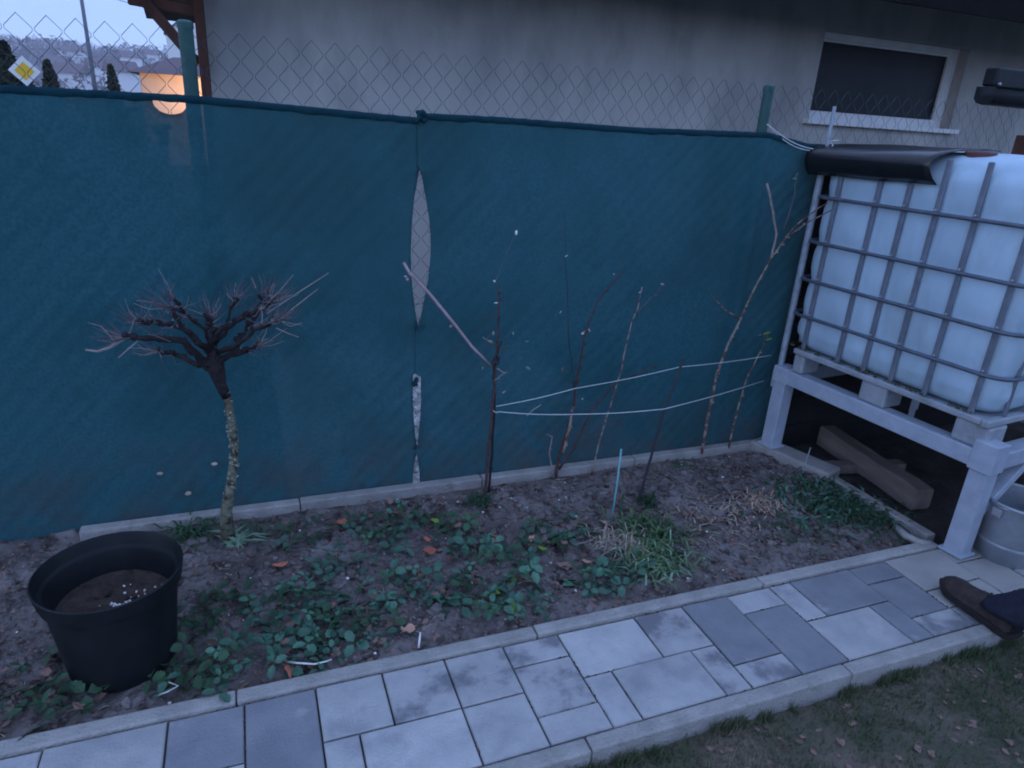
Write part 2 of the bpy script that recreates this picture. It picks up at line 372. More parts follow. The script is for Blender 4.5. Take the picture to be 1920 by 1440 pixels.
def gp():
    x = random.uniform(.2, 1.9); y = random.uniform(2.84, 4.9); return (x, y, -.07+random.uniform(0, .03))
sheet('gravel_patch', .1, 2.0, 2.83, 4.95, -.062, M_stone)
bits('pale_rubble', M_stone, 1500, gp, .015, .045, (1,1,.7))
b = MB()
for _ in range(90):
    x, y, z = gp(); a = random.uniform(0, 6.3); l = random.uniform(.08, .25)
    b.tube([(x,y,z+.03),(x+math.cos(a)*l*.5,y+math.sin(a)*l*.5,z+.05),(x+math.cos(a)*l,y+math.sin(a)*l,z+.03)], .0022, 4)
tag(b.build('brushwood', M_bark), kind='stuff')

# ------------------------------------------------------------------ wire fence, posts
YM = 2.775
fence = empty('chain_link_fence', (0, YM, -.05), 0, 'green chain link fence rising in open diamonds above the shade cloth', 'fence')
def zig():
    b = MB(); pts = []; n = 43; h = .0435
    for i in range(n+1):
        pts.append((.0201 if i % 2 else -.0201, .004 if (i//1) % 2 else -.004, .05+1.825-i*h))
    pts2 = []
    for i, p in enumerate(pts):
        p = Vector(p)
        for j in (-1, 1):
            q = pts[min(max(i+j, 0), n)]; pts2 += [p.lerp(Vector(q), .10)] if True else []
        
    # soften every bend: two points per node
    return b.tube(pts2, .0010, 4, False).mesh('wire')
wm = zig(); wm.materials.append(M_wire)
k = 0
xw = -2.62
while xw < 4.0:
    inst('wire', wm, fence, (xw+.016, 0, random.uniform(-.002, .002)), (0, 0, math.pi if k % 2 else 0)); xw += .0402; k += 1
for z in (.1, .85):
    MB().tube([(-2.62,.008,z+.05),(4.0,.008,z+.05)], .0015, 4).build('tension_wire', M_wire, fence)
def green_post(x, top):
    b = MB().tube([(x, .028, 0), (x, .028, top+.05)], .0245, 14)
    p = b.build('post', M_post, fence, smooth='auto')
    MB().lathe([(0, .012), (.018, .011), (.027, .004), (.027, -.014), (.025, -.014)], 14, (x, .028, top+.05)).build('post_cap', M_post, p, smooth='auto')
    for z in (.35, 1.1):
        MB().tube([(x+.027*math.cos(a), .028+.027*math.sin(a), z+.05) for a in [i*.5236 for i in range(13)]], .0016, 4, False).build('wire_tie', M_galv, p)
for x, t in ((-2.60, 1.84), (-.138, 1.842), (2.315, 1.815)): green_post(x, t)

# ------------------------------------------------------------------ shade cloth in two lengths
YC = 2.745
def lerp_pts(P, x):
    if x <= P[0][0]: return P[0][1]
    for (a, b), (c, d) in zip(P, P[1:]):
        if x <= c: return b+(d-b)*(x-a)/(c-a)
    return P[-1][1]
TOPL = [(-3,1.60),(-.7,1.612),(-.12,1.617),(.3,1.603),(.66,1.590)]
TOPR = [(.62,1.607),(1.0,1.611),(1.6,1.604),(2.31,1.618),(2.55,1.58),(4,1.60)]
SEAM = .646
def gap(z):
    l = r = 0.0
    if .761 < z < 1.417:
        t = (z-.761)/(1.417-.761); s = math.sin(math.pi*t)
        l, r = -.034*s**.75, .061*s**.85
    elif .189 < z < .545:
        t = (z-.189)/.356; s = min(1, math.sin(math.pi*min(t*.62, .5))*1.05)
        l, r = -.022*s**.7, .025*s**.7
    elif z < .172:
        t = min(1, (.172-z)/.12); l, r = -.022*t**.6, .022*t**.6
    return l, r
def cloth(name, x0, x1, top, side, label, hole=None):
    nx = int((x1-x0)/.0135); nz = 124; b = MB(); vs = []; zz = []
    for j in range(nz+1):
        for i in range(nx+1):
            u = i/nx; x = x0+(x1-x0)*u
            t = lerp_pts(top, x); z = -.055+(t+.055)*j/nz
            l, r = gap(z)
            if side == 'L': x = x + (l-(-.006 if l else -.012))*max(0, 1-(x1-x)/.14)**2 if l else x
            else: x = x + r*max(0, 1-(x-x0)/.14)**2
            y = YC
            y += .0035*math.sin(x*9+z*3) + .006*fbm(x*2.2, z*1.5, 3) + .0025*fbm(x*9-z*6, z*7, 9, 3)
            # soft diagonal pulls from the ties in the hem and sag folds
            y -= .004*math.exp(-((1.6-z)/.25)**2)*math.sin((x+z*.6)*26)
            y += (.0021*math.cos(6.2832*(x-z*.93)/.0804)+.0007*math.cos(6.2832*(x+z*.93)/.0804))*(.55+.6*fbm(x*1.7, z*1.7, 2))
            y -= .007*math.exp(-((x+.135)/.026)**2)*(1 if z > .6 else z/.6) + .006*math.exp(-((x-2.317)/.026)**2)
            near = (x1-x) if side == 'L' else (x-x0)
            y -= ((.030+.012*noise.noise(Vector((2, 7, z*9)))) if l or r else .006)*math.exp(-(near/.03)**2)*(1 if side == 'R' else .4)
            vs.append([x, y, z])
    def idx(i, j): return j*(nx+1)+i
    fs = []
    if hole:
        hx, hz, ha, hb = hole
        for v in vs:
            e = math.hypot((v[0]-hx)/ha, (v[2]-hz)/hb)
            if .72 < e < 1.32 and v[2] < 1.602: v[0] = hx+(v[0]-hx)/e; v[2] = hz+(v[2]-hz)/e
    for j in range(nz):
        for i in range(nx):
            f = (idx(i,j), idx(i+1,j), idx(i+1,j+1), idx(i,j+1))
            if hole:
                cx = sum(vs[q][0] for q in f)/4; cz = sum(vs[q][2] for q in f)/4
                if math.hypot((cx-hole[0])/hole[2], (cz-hole[1])/hole[3]) < .985 and cz < 1.60: continue
            fs.append(f)
    b.add(vs, fs)
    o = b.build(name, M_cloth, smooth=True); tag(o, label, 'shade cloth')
    sm = o.modifiers.new('thickness', 'SOLIDIFY'); sm.thickness = .0015
    # folded hem along the top
    h = MB(); n = nx
    P = [vs[idx(i, nz)] for i in range(nx+1)]
    ring = [(.003, .001), (-.004, .002), (-.0050, -.008), (-.0045, -.021), (-.001, -.023)]
    hv = []
    for (x, y, z) in P:
        w = 1+.25*noise.noise(Vector((x*14, 0, 2)))
        for (dy, dz) in ring: hv.append((x, y+dy, z+dz*w+.002*noise.noise(Vector((x*30, 1, 5)))))
    hf = [(i*5+k, (i+1)*5+k, (i+1)*5+k+1, i*5+k+1) for i in range(nx) for k in range(4)]
    h.add(hv, hf).build('hem', M_hem, o, smooth=True)
    return o
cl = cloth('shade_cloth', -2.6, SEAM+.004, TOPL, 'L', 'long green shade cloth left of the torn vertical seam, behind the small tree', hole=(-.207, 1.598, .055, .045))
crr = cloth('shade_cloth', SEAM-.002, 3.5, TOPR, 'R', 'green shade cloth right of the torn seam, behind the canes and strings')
fr = MB()
for i in range(150):
    z = random.uniform(.03, 1.40); l, r = gap(z)
    if not (l or r): continue
    sgn = random.choice((-1, 1)); x = SEAM+(l if sgn < 0 else r)-sgn*.002; L_f = random.uniform(.006, .026)
    fr.tube([(x+sgn*.004, YC-.016, z), (x-sgn*L_f*.5, YC-.020, z-random.uniform(-.2,.5)*L_f), (x-sgn*L_f*.8, YC-.018, z-random.uniform(.2,1.1)*L_f)], .0006, 3, False)
fo = fr.build('frayed_threads', M_hem, crr); fo['kind'] = 'stuff'
kb = MB()
for i in range(14): kb.blob((SEAM+.012+random.uniform(-.02,.02), YC-.012+random.uniform(-.008,.004), 1.598+random.uniform(-.018,.016)), random.uniform(.007,.014))
kb.build('knot', M_hem, crr, smooth=True)
kb = MB()
for i in range(6): kb.blob((SEAM-.004+random.uniform(-.008,.008), YC-.012, .512+random.uniform(-.016,.016)), random.uniform(.006,.011))
kb.build('cable_tie', M_hem, cl, smooth=True)

bw = empty('shade_backing', (2.70, 2.722, -.06), 0, 'added near-black board screen standing in for the shade behind the water tank', 'screen')
M_dark = mat('backing_black', (.012, .012, .013), (.02, .018, .018), 9, .9, .4, 50, .15)  # near-black boards put in to deepen the darkness behind the tank
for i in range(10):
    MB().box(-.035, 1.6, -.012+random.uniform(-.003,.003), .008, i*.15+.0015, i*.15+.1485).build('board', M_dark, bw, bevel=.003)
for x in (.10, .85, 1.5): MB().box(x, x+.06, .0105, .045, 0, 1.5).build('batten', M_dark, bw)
# ------------------------------------------------------------------ galvanised pole and tie wire
gp_ = empty('support_pole', (2.602, 2.672, -.05), 0, 'thin grey metal pole standing beside the far leg of the tank stand', 'pole')
MB().tube([(0,0,0),(0,0,1.58)], .0165, 12).build('lower_tube', M_tube, gp_, smooth='auto')
MB().tube([(0,0,1.575),(-.004,0,1.80)], .009, 10).build('upper_tube', M_tube, gp_, smooth='auto')
MB().tube([(0,0,1.56),(0,0,1.59)], .020, 12).build('collar', M_tube, gp_, smooth='auto')
MB().box(-.022,.022,-.026,.024,.40,.50).build('clamp', M_stand, gp_, bevel=.004)
tw = MB()
A_ = Vector((2.318, 2.775, 1.655)); B__ = Vector((2.598, 2.66, 1.555))
for s in (0, 1):
    pts = [A_.lerp(B__, t/10)+Vector((0, .004*s, -.028*math.sin(math.pi*t/10)-.012*s*math.sin(math.pi*t/10))) for t in range(11)]
    tw.tube(pts, .0022, 5)
tw.tube([B__+Vector((.02*math.cos(i*.6), .02*math.sin(i*.6), -.01+.004*i)) for i in range(14)]+[B__+Vector((.05,-.01,.05))], .002, 5)
tag(tw.build('tie_wire', M_string, smooth=True), 'pale wire tied from the right green fence post to the grey pole', 'wire')

# ------------------------------------------------------------------ neighbour house
HX = -.14; HY = 5.0
house = empty('neighbour_house', (HX, HY, -.1), 0, 'grey rendered house with a white framed window behind the fence', 'house')
wx0, wx1, wz0, wz1 = 4.60+.14, 6.30+.14, 1.755+.1, 2.455+.1
wl = MB()
WT, TOPZ, XR = .30, 2.95, 11.0
wl.box(0, wx0, 0, WT, 0, TOPZ); wl.box(wx1, XR, 0, WT, 0, TOPZ); wl.box(wx0, wx1, 0, WT, 0, wz0); wl.box(wx0, wx1, 0, WT, wz1, TOPZ)
wl.box(0, .30, WT, 6, 0, TOPZ); wl.box(XR-.3, XR, WT, 6, 0, TOPZ)
wl.build('wall', M_wall, house)
win = MB(); fy0, fy1 = .10, .17
win.box(wx0, wx0+.075, fy0, fy1, wz0, wz1); win.box(wx1-.085, wx1, fy0, fy1, wz0, wz1)
win.box(wx0+.075, wx1-.085, fy0, fy1, wz1-.05, wz1); win.box(wx0+.075, wx1-.085, fy0, fy1, wz0, wz0+.085)
wo_ = win.build('window', M_white, house, bevel=.006)
MB().box(wx0+.075, wx1-.085, fy0+.035, fy0+.05, wz0+.085, wz1-.05).build('pane', M_glass, wo_)
ib = MB()
ib.box(wx0+.077, wx0+.097, fy0+.012, fy0+.034, wz0+.085, wz1-.05); ib.box(wx1-.107, wx1-.087, fy0+.012, fy0+.034, wz0+.085, wz1-.05)
ib.box(wx0+.097, wx1-.107, fy0+.012, fy0+.034, wz1-.07, wz1-.052)
ib.build('sash', M_white, wo_)
MB().box(wx0-.06, wx1+.05, -.075, fy0-.002, wz0-.028, wz0+.012).build('sill', M_white, wo_, bevel=.005)
MB().box(wx0+.003, wx1-.003, .006, fy0-.002, wz0-.0, wz0+.0135).build('sill_slope', M_white, wo_)
ey_, ez_, wz_ = -1.10, 2.492+.1, 2.90+.1
ev = MB(); x0_, x1_ = -.9, XR+.4
ev.add([(x0_,ey_,ez_),(x1_,ey_,ez_),(x1_,-.004,wz_),(x0_,-.004,wz_),(x0_,ey_,ez_+.03),(x1_,ey_,ez_+.03),(x1_,-.004,wz_+.03),(x0_,-.004,wz_+.03)], [(0,3,2,1),(4,5,6,7),(0,1,5,4),(1,2,6,5),(2,3,7,6),(3,0,4,7)])
ev.build('soffit', M_soff, house)
MB().box(x0_, x1_, ey_-.028, ey_-.002, ez_-.02, ez_+.16).build('fascia', mat('dark_fascia', (.007,.0065,.007), (.011,.010,.010), 9, .9, spec=.08), house)
rf = MB(); ra_, rb_, rm_ = ez_+.17, wz_+1.6, 3.0
rf.add([(x0_-.05,ey_-.1,ra_),(x1_+.05,ey_-.1,ra_),(x1_+.05,rm_,rb_),(x0_-.05,rm_,rb_),(x0_-.05,ey_-.1,ra_+.06),(x1_+.05,ey_-.1,ra_+.06),(x1_+.05,rm_,rb_+.06),(x0_-.05,rm_,rb_+.06),(x0_-.05,7.1,ra_),(x1_+.05,7.1,ra_),(x0_-.05,7.1,ra_+.06),(x1_+.05,7.1,ra_+.06)],
       [(0,3,2,1),(4,5,6,7),(0,1,5,4),(3,8,9,2),(7,6,11,10),(8,10,11,9),(0,4,7,3),(3,7,10,8),(1,2,6,5),(2,9,11,6)])
rf.build('roof', M_roof, house)
# stained timber porch at the corner of the house
po = empty('timber_porch', (-.16, 4.9, -.1), 0, 'brown stained timber porch bracket at the left corner of the grey house', 'porch')
def pl(px, py, Y): return at(px, py, Y)-Vector((-.16, 4.9, -.1))
b = MB(); q = pl(379, 80, 4.88); b.box(q.x-.028, q.x+.028, q.y-.03, q.y+.03, 0, 2.9); b.build('post', M_wood, po, bevel=.004)
MB().bar(pl(356, 102, 4.88), pl(262, -8, 4.88), .06, .085, (0,1,0)).build('brace', M_wood, po, bevel=.004)
MB().bar(pl(372, 22, 4.90), pl(240, -2, 4.90), .06, .055, (0,0,1)).build('beam', M_wood, po, bevel=.004)
MB().bar(pl(375, -12, 4.93), pl(225, -30, 4.93), .06, .10, (0,0,1)).build('top_beam', M_wood, po, bevel=.004)
MB().bar(pl(372, 105, 4.93), pl(352, 130, 4.93), .05, .07, (0,1,0)).build('brace', M_wood, po, bevel=.004)

# ------------------------------------------------------------------ stand, pallet and tank
AN = R(6.15)
OX, OY = 2.562, 2.663
def W2(x, y): return (OX+x*math.cos(AN)-y*math.sin(AN), OY+x*math.sin(AN)+y*math.cos(AN))
st = empty('tank_stand', (OX, OY, 0), AN, 'grey welded steel stand of square tube carrying the white water tank', 'stand')
# local x: away from the garden (right), local y: away from the camera; the visible long side lies on x = 0
SX, SY = 1.24, 1.12
def legp(x0, y0, w=.085, zt=.40, foot=True, z0=-.01):
    MB().box(x0, x0+w, y0, y0+w, z0, zt).build('leg', M_stand, st, bevel=.004)
    if foot: MB().box(x0-.012, x0+w+.012, y0-.012, y0+w+.012, z0-.003, z0+.008).build('foot_plate', M_stand, st, bevel=.002)
legp(0, -.080, w=.076, z0=.031); legp(.004, -SY+.004, w=.076, z0=.008); legp(SX-.085, -.085, w=.076); legp(SX-.085, -SY+.004, w=.076, z0=.008)
MB().box(.004, .079, -SY+.083, -.002, .401, .475).build('beam', M_stand, st, bevel=.005)
MB().box(SX-.079, SX-.004, -SY+.083, -.002, .401, .475).build('beam', M_stand, st, bevel=.005)
MB().box(.09, SX-.09, -SY+.006, -SY+.08, .401, .475).build('beam', M_stand, st, bevel=.005)
MB().box(.09, SX-.09, -.079, -.006, .401, .475).build('beam', M_stand, st, bevel=.005)
for (x0, y0) in ((-.004, -SY-.004), (SX-.089, -SY-.004), (-.004, -.086), (SX-.089, -.086)):
    MB().box(x0, x0+.093, y0, y0+.093, .395, .482 if y0 > -.5 else .52).build('corner_cap', M_stand, st, bevel=.004)
MB().bar((.085, -SY+.04, .19), (.34, -SY+.04, .40), .04, .05, (0,1,0)).build('brace', M_stand, st, bevel=.004)

ibc = empty('water_tank', (W2(.002, -.50)[0], W2(.002, -.50)[1], .476), AN, 'white plastic water tank in a grey wire cage on its pallet', 'water tank')
# local frame of the tank: x right from the visible side, y away, z up from the beam top
TY0, TY1 = -.575, .435
ZB = .476
pal = MB()
pal.box(.006, 1.15, TY0+.02, TY1-.02, .099, .122)
pd = pal.build('pallet_deck', M_pal, ibc, bevel=.006)
MB().box(-.004, 1.154, TY0+.012, TY0+.045, .100, .130).build('pallet_rim', M_pal, ibc, bevel=.006)
MB().box(.0, .03, TY0+.047, TY1-.02, .100, .128).build('pallet_rim', M_pal, ibc, bevel=.006)
for y0, y1 in ((TY0+.01, TY0+.15), (-.115, .02), (TY1-.085, TY1-.02)):
    for x0 in (.012, .5, 1.02):
        MB().box(x0+.002, x0+.132, y0, y1, .0, .0985).build('pallet_foot', M_pal, ibc, bevel=.012)
# tank body: rounded, slightly swollen plastic bottle
def rr(hx, hy, r, n=6):
    P = []
    for (cx, cy, a0) in ((hx-r, hy-r, 0), (-hx+r, hy-r, 90), (-hx+r, -hy+r, 180), (hx-r, -hy+r, 270)):
        for i in range(n+1):
            a = R(a0+90*i/n); P.append((cx+r*math.cos(a), cy+r*math.sin(a)))
    return P
tk = MB(); rings = []
cxT, cyT = .575, -.035
HZ = [.30, .478, .662, .872]        # hoop heights above the beam
UPY = [.50-q for q in (.13, .335, .475, .615, .775, .975)]
prof = [(.128,.06),(.136,.03),(.16,.008),(.22,.0),(1.0,.0),(1.04,.01),(1.075,.035),(1.095,.075),(1.105,.14),(1.112,.30)]
zs = [.128,.136,.148,.16,.18,.20]+[.22+.026*i for i in range(31)]+[1.02,1.04,1.06,1.075,1.09,1.095,1.105,1.112]
def ring_at(hx, hy, r):
    P = []; k = 26
    for (cx, cy, a0, ex, ey) in ((hx-r, hy-r, 0, -(hx-r)*2, 0), (-hx+r, hy-r, 90, 0, -(hy-r)*2), (-hx+r, -hy+r, 180, (hx-r)*2, 0), (hx-r, -hy+r, 270, 0, (hy-r)*2)):
        for i in range(7):
            a = R(a0+15*i); P.append((cx+r*math.cos(a), cy+r*math.sin(a), math.cos(a), math.sin(a)))
        for i in range(1, k):
            q = P[-i] if False else (cx+r*math.cos(R(a0+90)), cy+r*math.sin(R(a0+90)))
            P.append((q[0]+ex*i/k, q[1]+ey*i/k, math.cos(R(a0+90)), math.sin(R(a0+90))))
    return P
for z in zs:
    ins = lerp_pts(prof, z); P = ring_at(.551-ins, .510-ins, max(.10-ins*.3, .03)); N = len(P); rg = []
    fz = 1-math.exp(-(min(abs(z-h) for h in HZ)/.035)**2)
    for x, y, nx_, ny_ in P:
        yy = cyT+y; fy = 1-math.exp(-(min(abs(yy-u) for u in UPY)/.030)**2) if abs(nx_) > .6 else 1
        bl = (.011*fz*fy+.004*noise.noise(Vector((x*6, y*6, z*6))))*(1 if .18 < z < 1.03 else .2)
        rg.append((cxT+x+nx_*bl, cyT+y+ny_*bl, z+(.010*noise.noise(Vector((x*3, y*3, 1))) if z > 1 else 0)))
    rings.append(rg)
vs = [p for rg in rings for p in rg]
fs = [(i*N+k, i*N+(k+1)%N, (i+1)*N+(k+1)%N, (i+1)*N+k) for i in range(len(rings)-1) for k in range(N)]
fs += [tuple(reversed(range(N))), tuple((len(rings)-1)*N+k for k in range(N))]
bd = tk.add(vs, fs).build('tank_body', M_tank, ibc, smooth=True)
MB().lathe([(0,.05),(.052,.046),(.058,.04),(.058,.0)], 24, (.15, -.145, 1.072)).build('lid', M_red, ibc, smooth='auto')
ag = MB()
for _ in range(420):
    t = random.random(); yy = cyT-.45+.93*t; 
    if fbm(yy*7, 3, 1) < -.05: continue
    ag.blob((.012+random.uniform(-.006,.004)+.0, yy, .133+abs(random.gauss(0,.007))), random.uniform(.002,.005), .4)
for i in range(1): o_ = ag.build('algae', mat('algae', (.045, .06, .03), (.08, .09, .05), 40, .95, spec=.1), ibc); o_['kind'] = 'stuff'
M_upr = mat('cage_upright', (.19, .215, .265), (.135, .155, .19), 18, .5, .1, 60, .4, metal=.25)
# cage
HZ = [.30, .478, .662, .872]        # above the beam: 0.776, 0.954, 1.138, 1.348
CXH, CYH = .578, .53
def ringpts(z, hx=CXH, hy=CYH, r=.085, n=6): return [(cxT+x, cyT+y, z) for x, y in rr(hx, hy, r, n)]
for z in HZ:
    P = ringpts(z); P = P+[P[0]]
    MB().tube(P, .0085 if z not in (.128, 1.085) else .010, 8, False).build('cage_hoop', M_cage, ibc, smooth=True)
for s in (.13, .335, .475, .615, .775, .975):
    yv = .50 - s
    MB().box(cxT-CXH+.010, cxT-CXH+.021, yv-.0118, yv+.0118, .13, 1.085).build('cage_upright', M_upr, ibc, bevel=.004)
    for z in HZ:
        MB().blob((cxT-CXH+.006, yv, z+.013), .006, .1).build('weld', M_galv, ibc)
for i in range(7):
    xv = cxT - CXH + .12 + i*.155
    MB().box(xv-.0095, xv+.0095, cyT-CYH+.010, cyT-CYH+.021, .13, 1.085).build('cage_upright', M_upr, ibc, bevel=.004)
    MB().box(xv-.0095, xv+.0095, cyT+CYH-.021, cyT+CYH-.010, .13, 1.085).build('cage_upright', M_upr, ibc, bevel=.004)
# black sheet over the far top edge
sh = MB(); PR = [(-.035,.968),(-.058,.990),(-.074,1.018),(-.080,1.045),(-.074,1.068),(-.05,1.084),(.0,1.098),(.08,1.11),(.20,1.118),(.30,1.115)]
ny = 16; sv = []
bs = empty('black_sheet', (W2(.03, -.2)[0], W2(.03, -.2)[1], ZB+1.1), AN, 'shiny black plastic sheet bent over the far top edge of the white tank', 'plastic sheet')
for j in range(ny+1):
    t = j/ny; yv = .24 - .585*t
    for i, (x, z) in enumerate(PR):
        yy = yv - (.05*math.sin(i/9*math.pi*.9)*(-1) if False else 0)
        if t > .9: yy += -.03+.045*abs(i-3)/6*(-1)+.03*(1 if i == 0 else 0)*0
        sv.append((x+.002*math.sin(yv*22), yy, z-1.1+.012*t+.0018*math.sin(yv*14+i)))
k = len(PR)
sh.add(sv, [(j*k+i, j*k+i+1, (j+1)*k+i+1, (j+1)*k+i) for j in range(ny) for i in range(k-1)])
shp = sh.build('sheet', M_foil, bs, smooth=True); mo = shp.modifiers.new('t', 'SOLIDIFY'); mo.thickness = .004; mo.offset = 1
# rail lying over the tank
rl = MB()
ra = Vector(at(1752, 287, 2.62)); rb = ra+Vector((1.9, .12, .012))
rl.bar(ra, rb, .03, .022)
tag(rl.build('metal_rail', M_galv, bevel=.003), 'slim pale metal rail lying behind the top of the white tank', 'rail')

# ------------------------------------------------------------------ under the stand
def timber(a, b, w, h, label, name='timber_beam'):
    a = Vector(a); b = Vector(b); mid = (a+b)/2
    o = empty(name, (mid.x, mid.y, a.z), 0, label, 'timber')
    mb = MB(); n = 8; P = []
    d = (b-a).normalized(); sd_ = d.cross(Vector((0,0,1)))
    for i in range(n+1):
        c = a.lerp(b, i/n)-o.location
        for (x, z) in ((-.5,0),(-.42,-0.0),(.42,0),(.5,.1),(.5,.9),(.4,1),(-.4,1),(-.5,.9)):
            P.append(c+sd_*x*w*(1+random.uniform(-.05,.05))+Vector((0,0,z*h*(1+random.uniform(-.04,.04)))))
    fs = [(i*8+k, (i+1)*8+k, (i+1)*8+(k+1)%8, i*8+(k+1)%8) for i in range(n) for k in range(8)]+[tuple(range(8)), tuple(reversed([n*8+k for k in range(8)]))]
    mb.add(P, fs).build('plank', M_log, o)
    return o
timber((2.945, 1.95, -.035), (3.03, 2.66, -.03), .105, .11, 'thick sawn timber beam lying in the dark under the tank stand')
timber((2.78, 2.40, -.045), (3.22, 2.30, -.04), .07, .05, 'flat board lying crosswise under the timber beam below the stand', 'timber_board')
fb = MB().box(-.03, .10, -.40, .06, -.12, .037)
f = fb.build('foundation_block', M_kerb, bevel=.012); f.location = (2.575, 2.655, -.01); f.rotation_euler = (0,0,R(18)); tag(f, 'pale concrete block under the far leg of the tank stand', 'block')
eb = MB().bar((2.715, 2.30, -.045), (2.70, 1.70, -.02), .05, .09)
tag(eb.build('edging_strip', M_kerb, bevel=.006), 'thin concrete edging strip running from the block to the near stand leg', 'edging')
cs = MB(); P = [gr(1680, 990, .0), gr(1700, 1008, .005), gr(1722, 1018, .005), gr(1748, 1022, 0)]
cs.tube([p+Vector((0,0,.004)) for p in P], [.014, .017, .016, .012], 7)
tag(cs.build('bent_strip', M_kerb, smooth=True), 'short pale curved piece on the soil beside the near stand leg', 'debris')
np_ = MB().tube([gr(1503, 892, -.02), gr(1503, 892, -.02)+Vector((.015,0,.16))], .003, 6)
tag(np_.build('thin_stake', M_tube), 'thin metal stake standing on the concrete block under the stand', 'stake')

# ------------------------------------------------------------------ bucket
bk = empty('bucket', (2.925, 1.53, -.005), 0, 'zinc bucket standing beside the near leg of the tank stand', 'bucket')
MB().lathe([(0,.004),(.112,.0),(.116,.004),(.138,.255),(.146,.258),(.148,.268),(.142,.274),(.135,.268),(.112,.012),(0,.012)], 32).build('bucket_body', M_bucket, bk, smooth='auto')
MB().lathe([(.1225,.07),(.126,.075),(.126,.085),(.1235,.09)], 32).build('rib', M_bucket, bk, smooth='auto')
for sx in (-1, 1):
    MB().box(sx*.145-.008, sx*.145+.008, -.018, .018, .215, .25).build('lug', M_galv, bk, bevel=.003)
MB().tube([(.148*math.cos(a), -.148*math.sin(a)*.75, .235+.02*math.sin(a)+.02) for a in [math.pi*i/16 for i in range(17)]], .0035, 6).build('handle', M_galv, bk, smooth=True)

# ------------------------------------------------------------------ shed edge at the right
sdp = at(1905, 270, 3.05)
shed = empty('timber_shed', (sdp.x+.05, 3.05, -.05), 0, 'corner of a brown timber shed with a black gutter at the right edge', 'shed')
MB().box(0, .10, -.05, .05, 0, 1.75).build('corner_post', M_wood, shed, bevel=.005)
for i in range(12):
    MB().box(.102, 1.8, -.02+.006*(i % 2), .02, .05+i*.145, .05+i*.145+.14).build('plank', M_wood, shed, bevel=.004)
for i in range(12):  # side wall added to keep light from under the stand
    MB().box(.02, .05, -1.9, -.052, .05+i*.145, .05+i*.145+.14).build('plank', M_wood, shed, bevel=.004)
g0 = at(1864, 182, 2.9)-shed.location
gt = MB()
gprof = [(.0,-.0),(.0,-.06),(.02,-.085),(.06,-.095),(.10,-.085),(.12,-.06),(.12,.0)]
gv = [(x, g0.y+y, g0.z+.055+z) for x in (g0.x, g0.x+1.8) for (y, z) in gprof]
gt.add(gv, [(i, i+1, 7+i+1, 7+i) for i in range(6)]+[tuple(range(6, -1, -1))])
gt.build('gutter', M_black, shed, smooth='auto').modifiers.new('t', 'SOLIDIFY').thickness = .005
MB().tube([(g0.x-.002, g0.y-.004, g0.z+.058), (g0.x+1.8, g0.y-.004, g0.z+.058)], .008, 8).build('gutter_lip', M_black, shed, smooth=True)
MB().blob((g0.x+.006, g0.y-.006, g0.z+.066), .010, .1).build('rivet', M_galv, shed)
MB().box(g0.x+.055, g0.x+1.9, g0.y+.06, g0.y+.14, g0.z+.062, g0.z+.16).build('roof_edge', M_black, shed, bevel=.012)

# ------------------------------------------------------------------ plant pot
pot = empty('plant_pot', (-.452, 1.96, -.03), R(20), 'large black plastic pot half filled with soil, standing at the left of the bed', 'plant pot')
HP = .335
MB().lathe([(0,.0),(.140,.0),(.146,.006),(.150,.03),(.176,HP-.062),(.187,HP-.058),(.189,HP-.052),(.198,HP-.006),(.199,HP),(.195,HP+.003),(.191,HP-.002),(.186,HP-.036),(.183,HP-.040),(.174,HP-.043),(.171,HP-.048),(.150,.08),(.0,.08)], 48).build('pot_body', M_black, pot, smooth='auto')
ps = MB(); n = 26; vv = [(0,0,pot_soil(0,0))]
for j in range(1, 9):
    for k in range(n):
        r = .1605*j/8; a = 2*math.pi*k/n; x, y = r*math.cos(a), r*math.sin(a)
        vv.append((x, y, pot_soil(x, y)))
ff = [(0, 1+k, 1+(k+1)%n) for k in range(n)]+[(1+j*n+k, 1+(j+1)*n+k, 1+(j+1)*n+(k+1)%n, 1+j*n+(k+1)%n) for j in range(7) for k in range(n)]
ps.add(vv, ff).build('potting_soil', mat('potting_mix', (.075, .055, .047), (.04, .03, .027), 30, .95, .9, 60, .1), pot, smooth=True)
pb = MB()
for _ in range(130):
    x, y = random.gauss(.045, .042), random.gauss(-.035, .03)
    if math.hypot(x, y) > .15: continue
    pb.blob((x, y, pot_soil(x, y)+.002), random.uniform(.0016,.0052), .3)
o = pb.build('perlite', M_bit, pot); o['kind'] = 'stuff'
pb = MB()
for _ in range(22):
    a = random.uniform(0, 6.28); r = random.uniform(.02,.15); x, y = r*math.cos(a), r*math.sin(a)
    pb.blob((x, y, pot_soil(x, y)), random.uniform(.006,.016), .3)
o = pb.build('soil_lumps', MATS['potting_mix'], pot); o['kind'] = 'stuff'

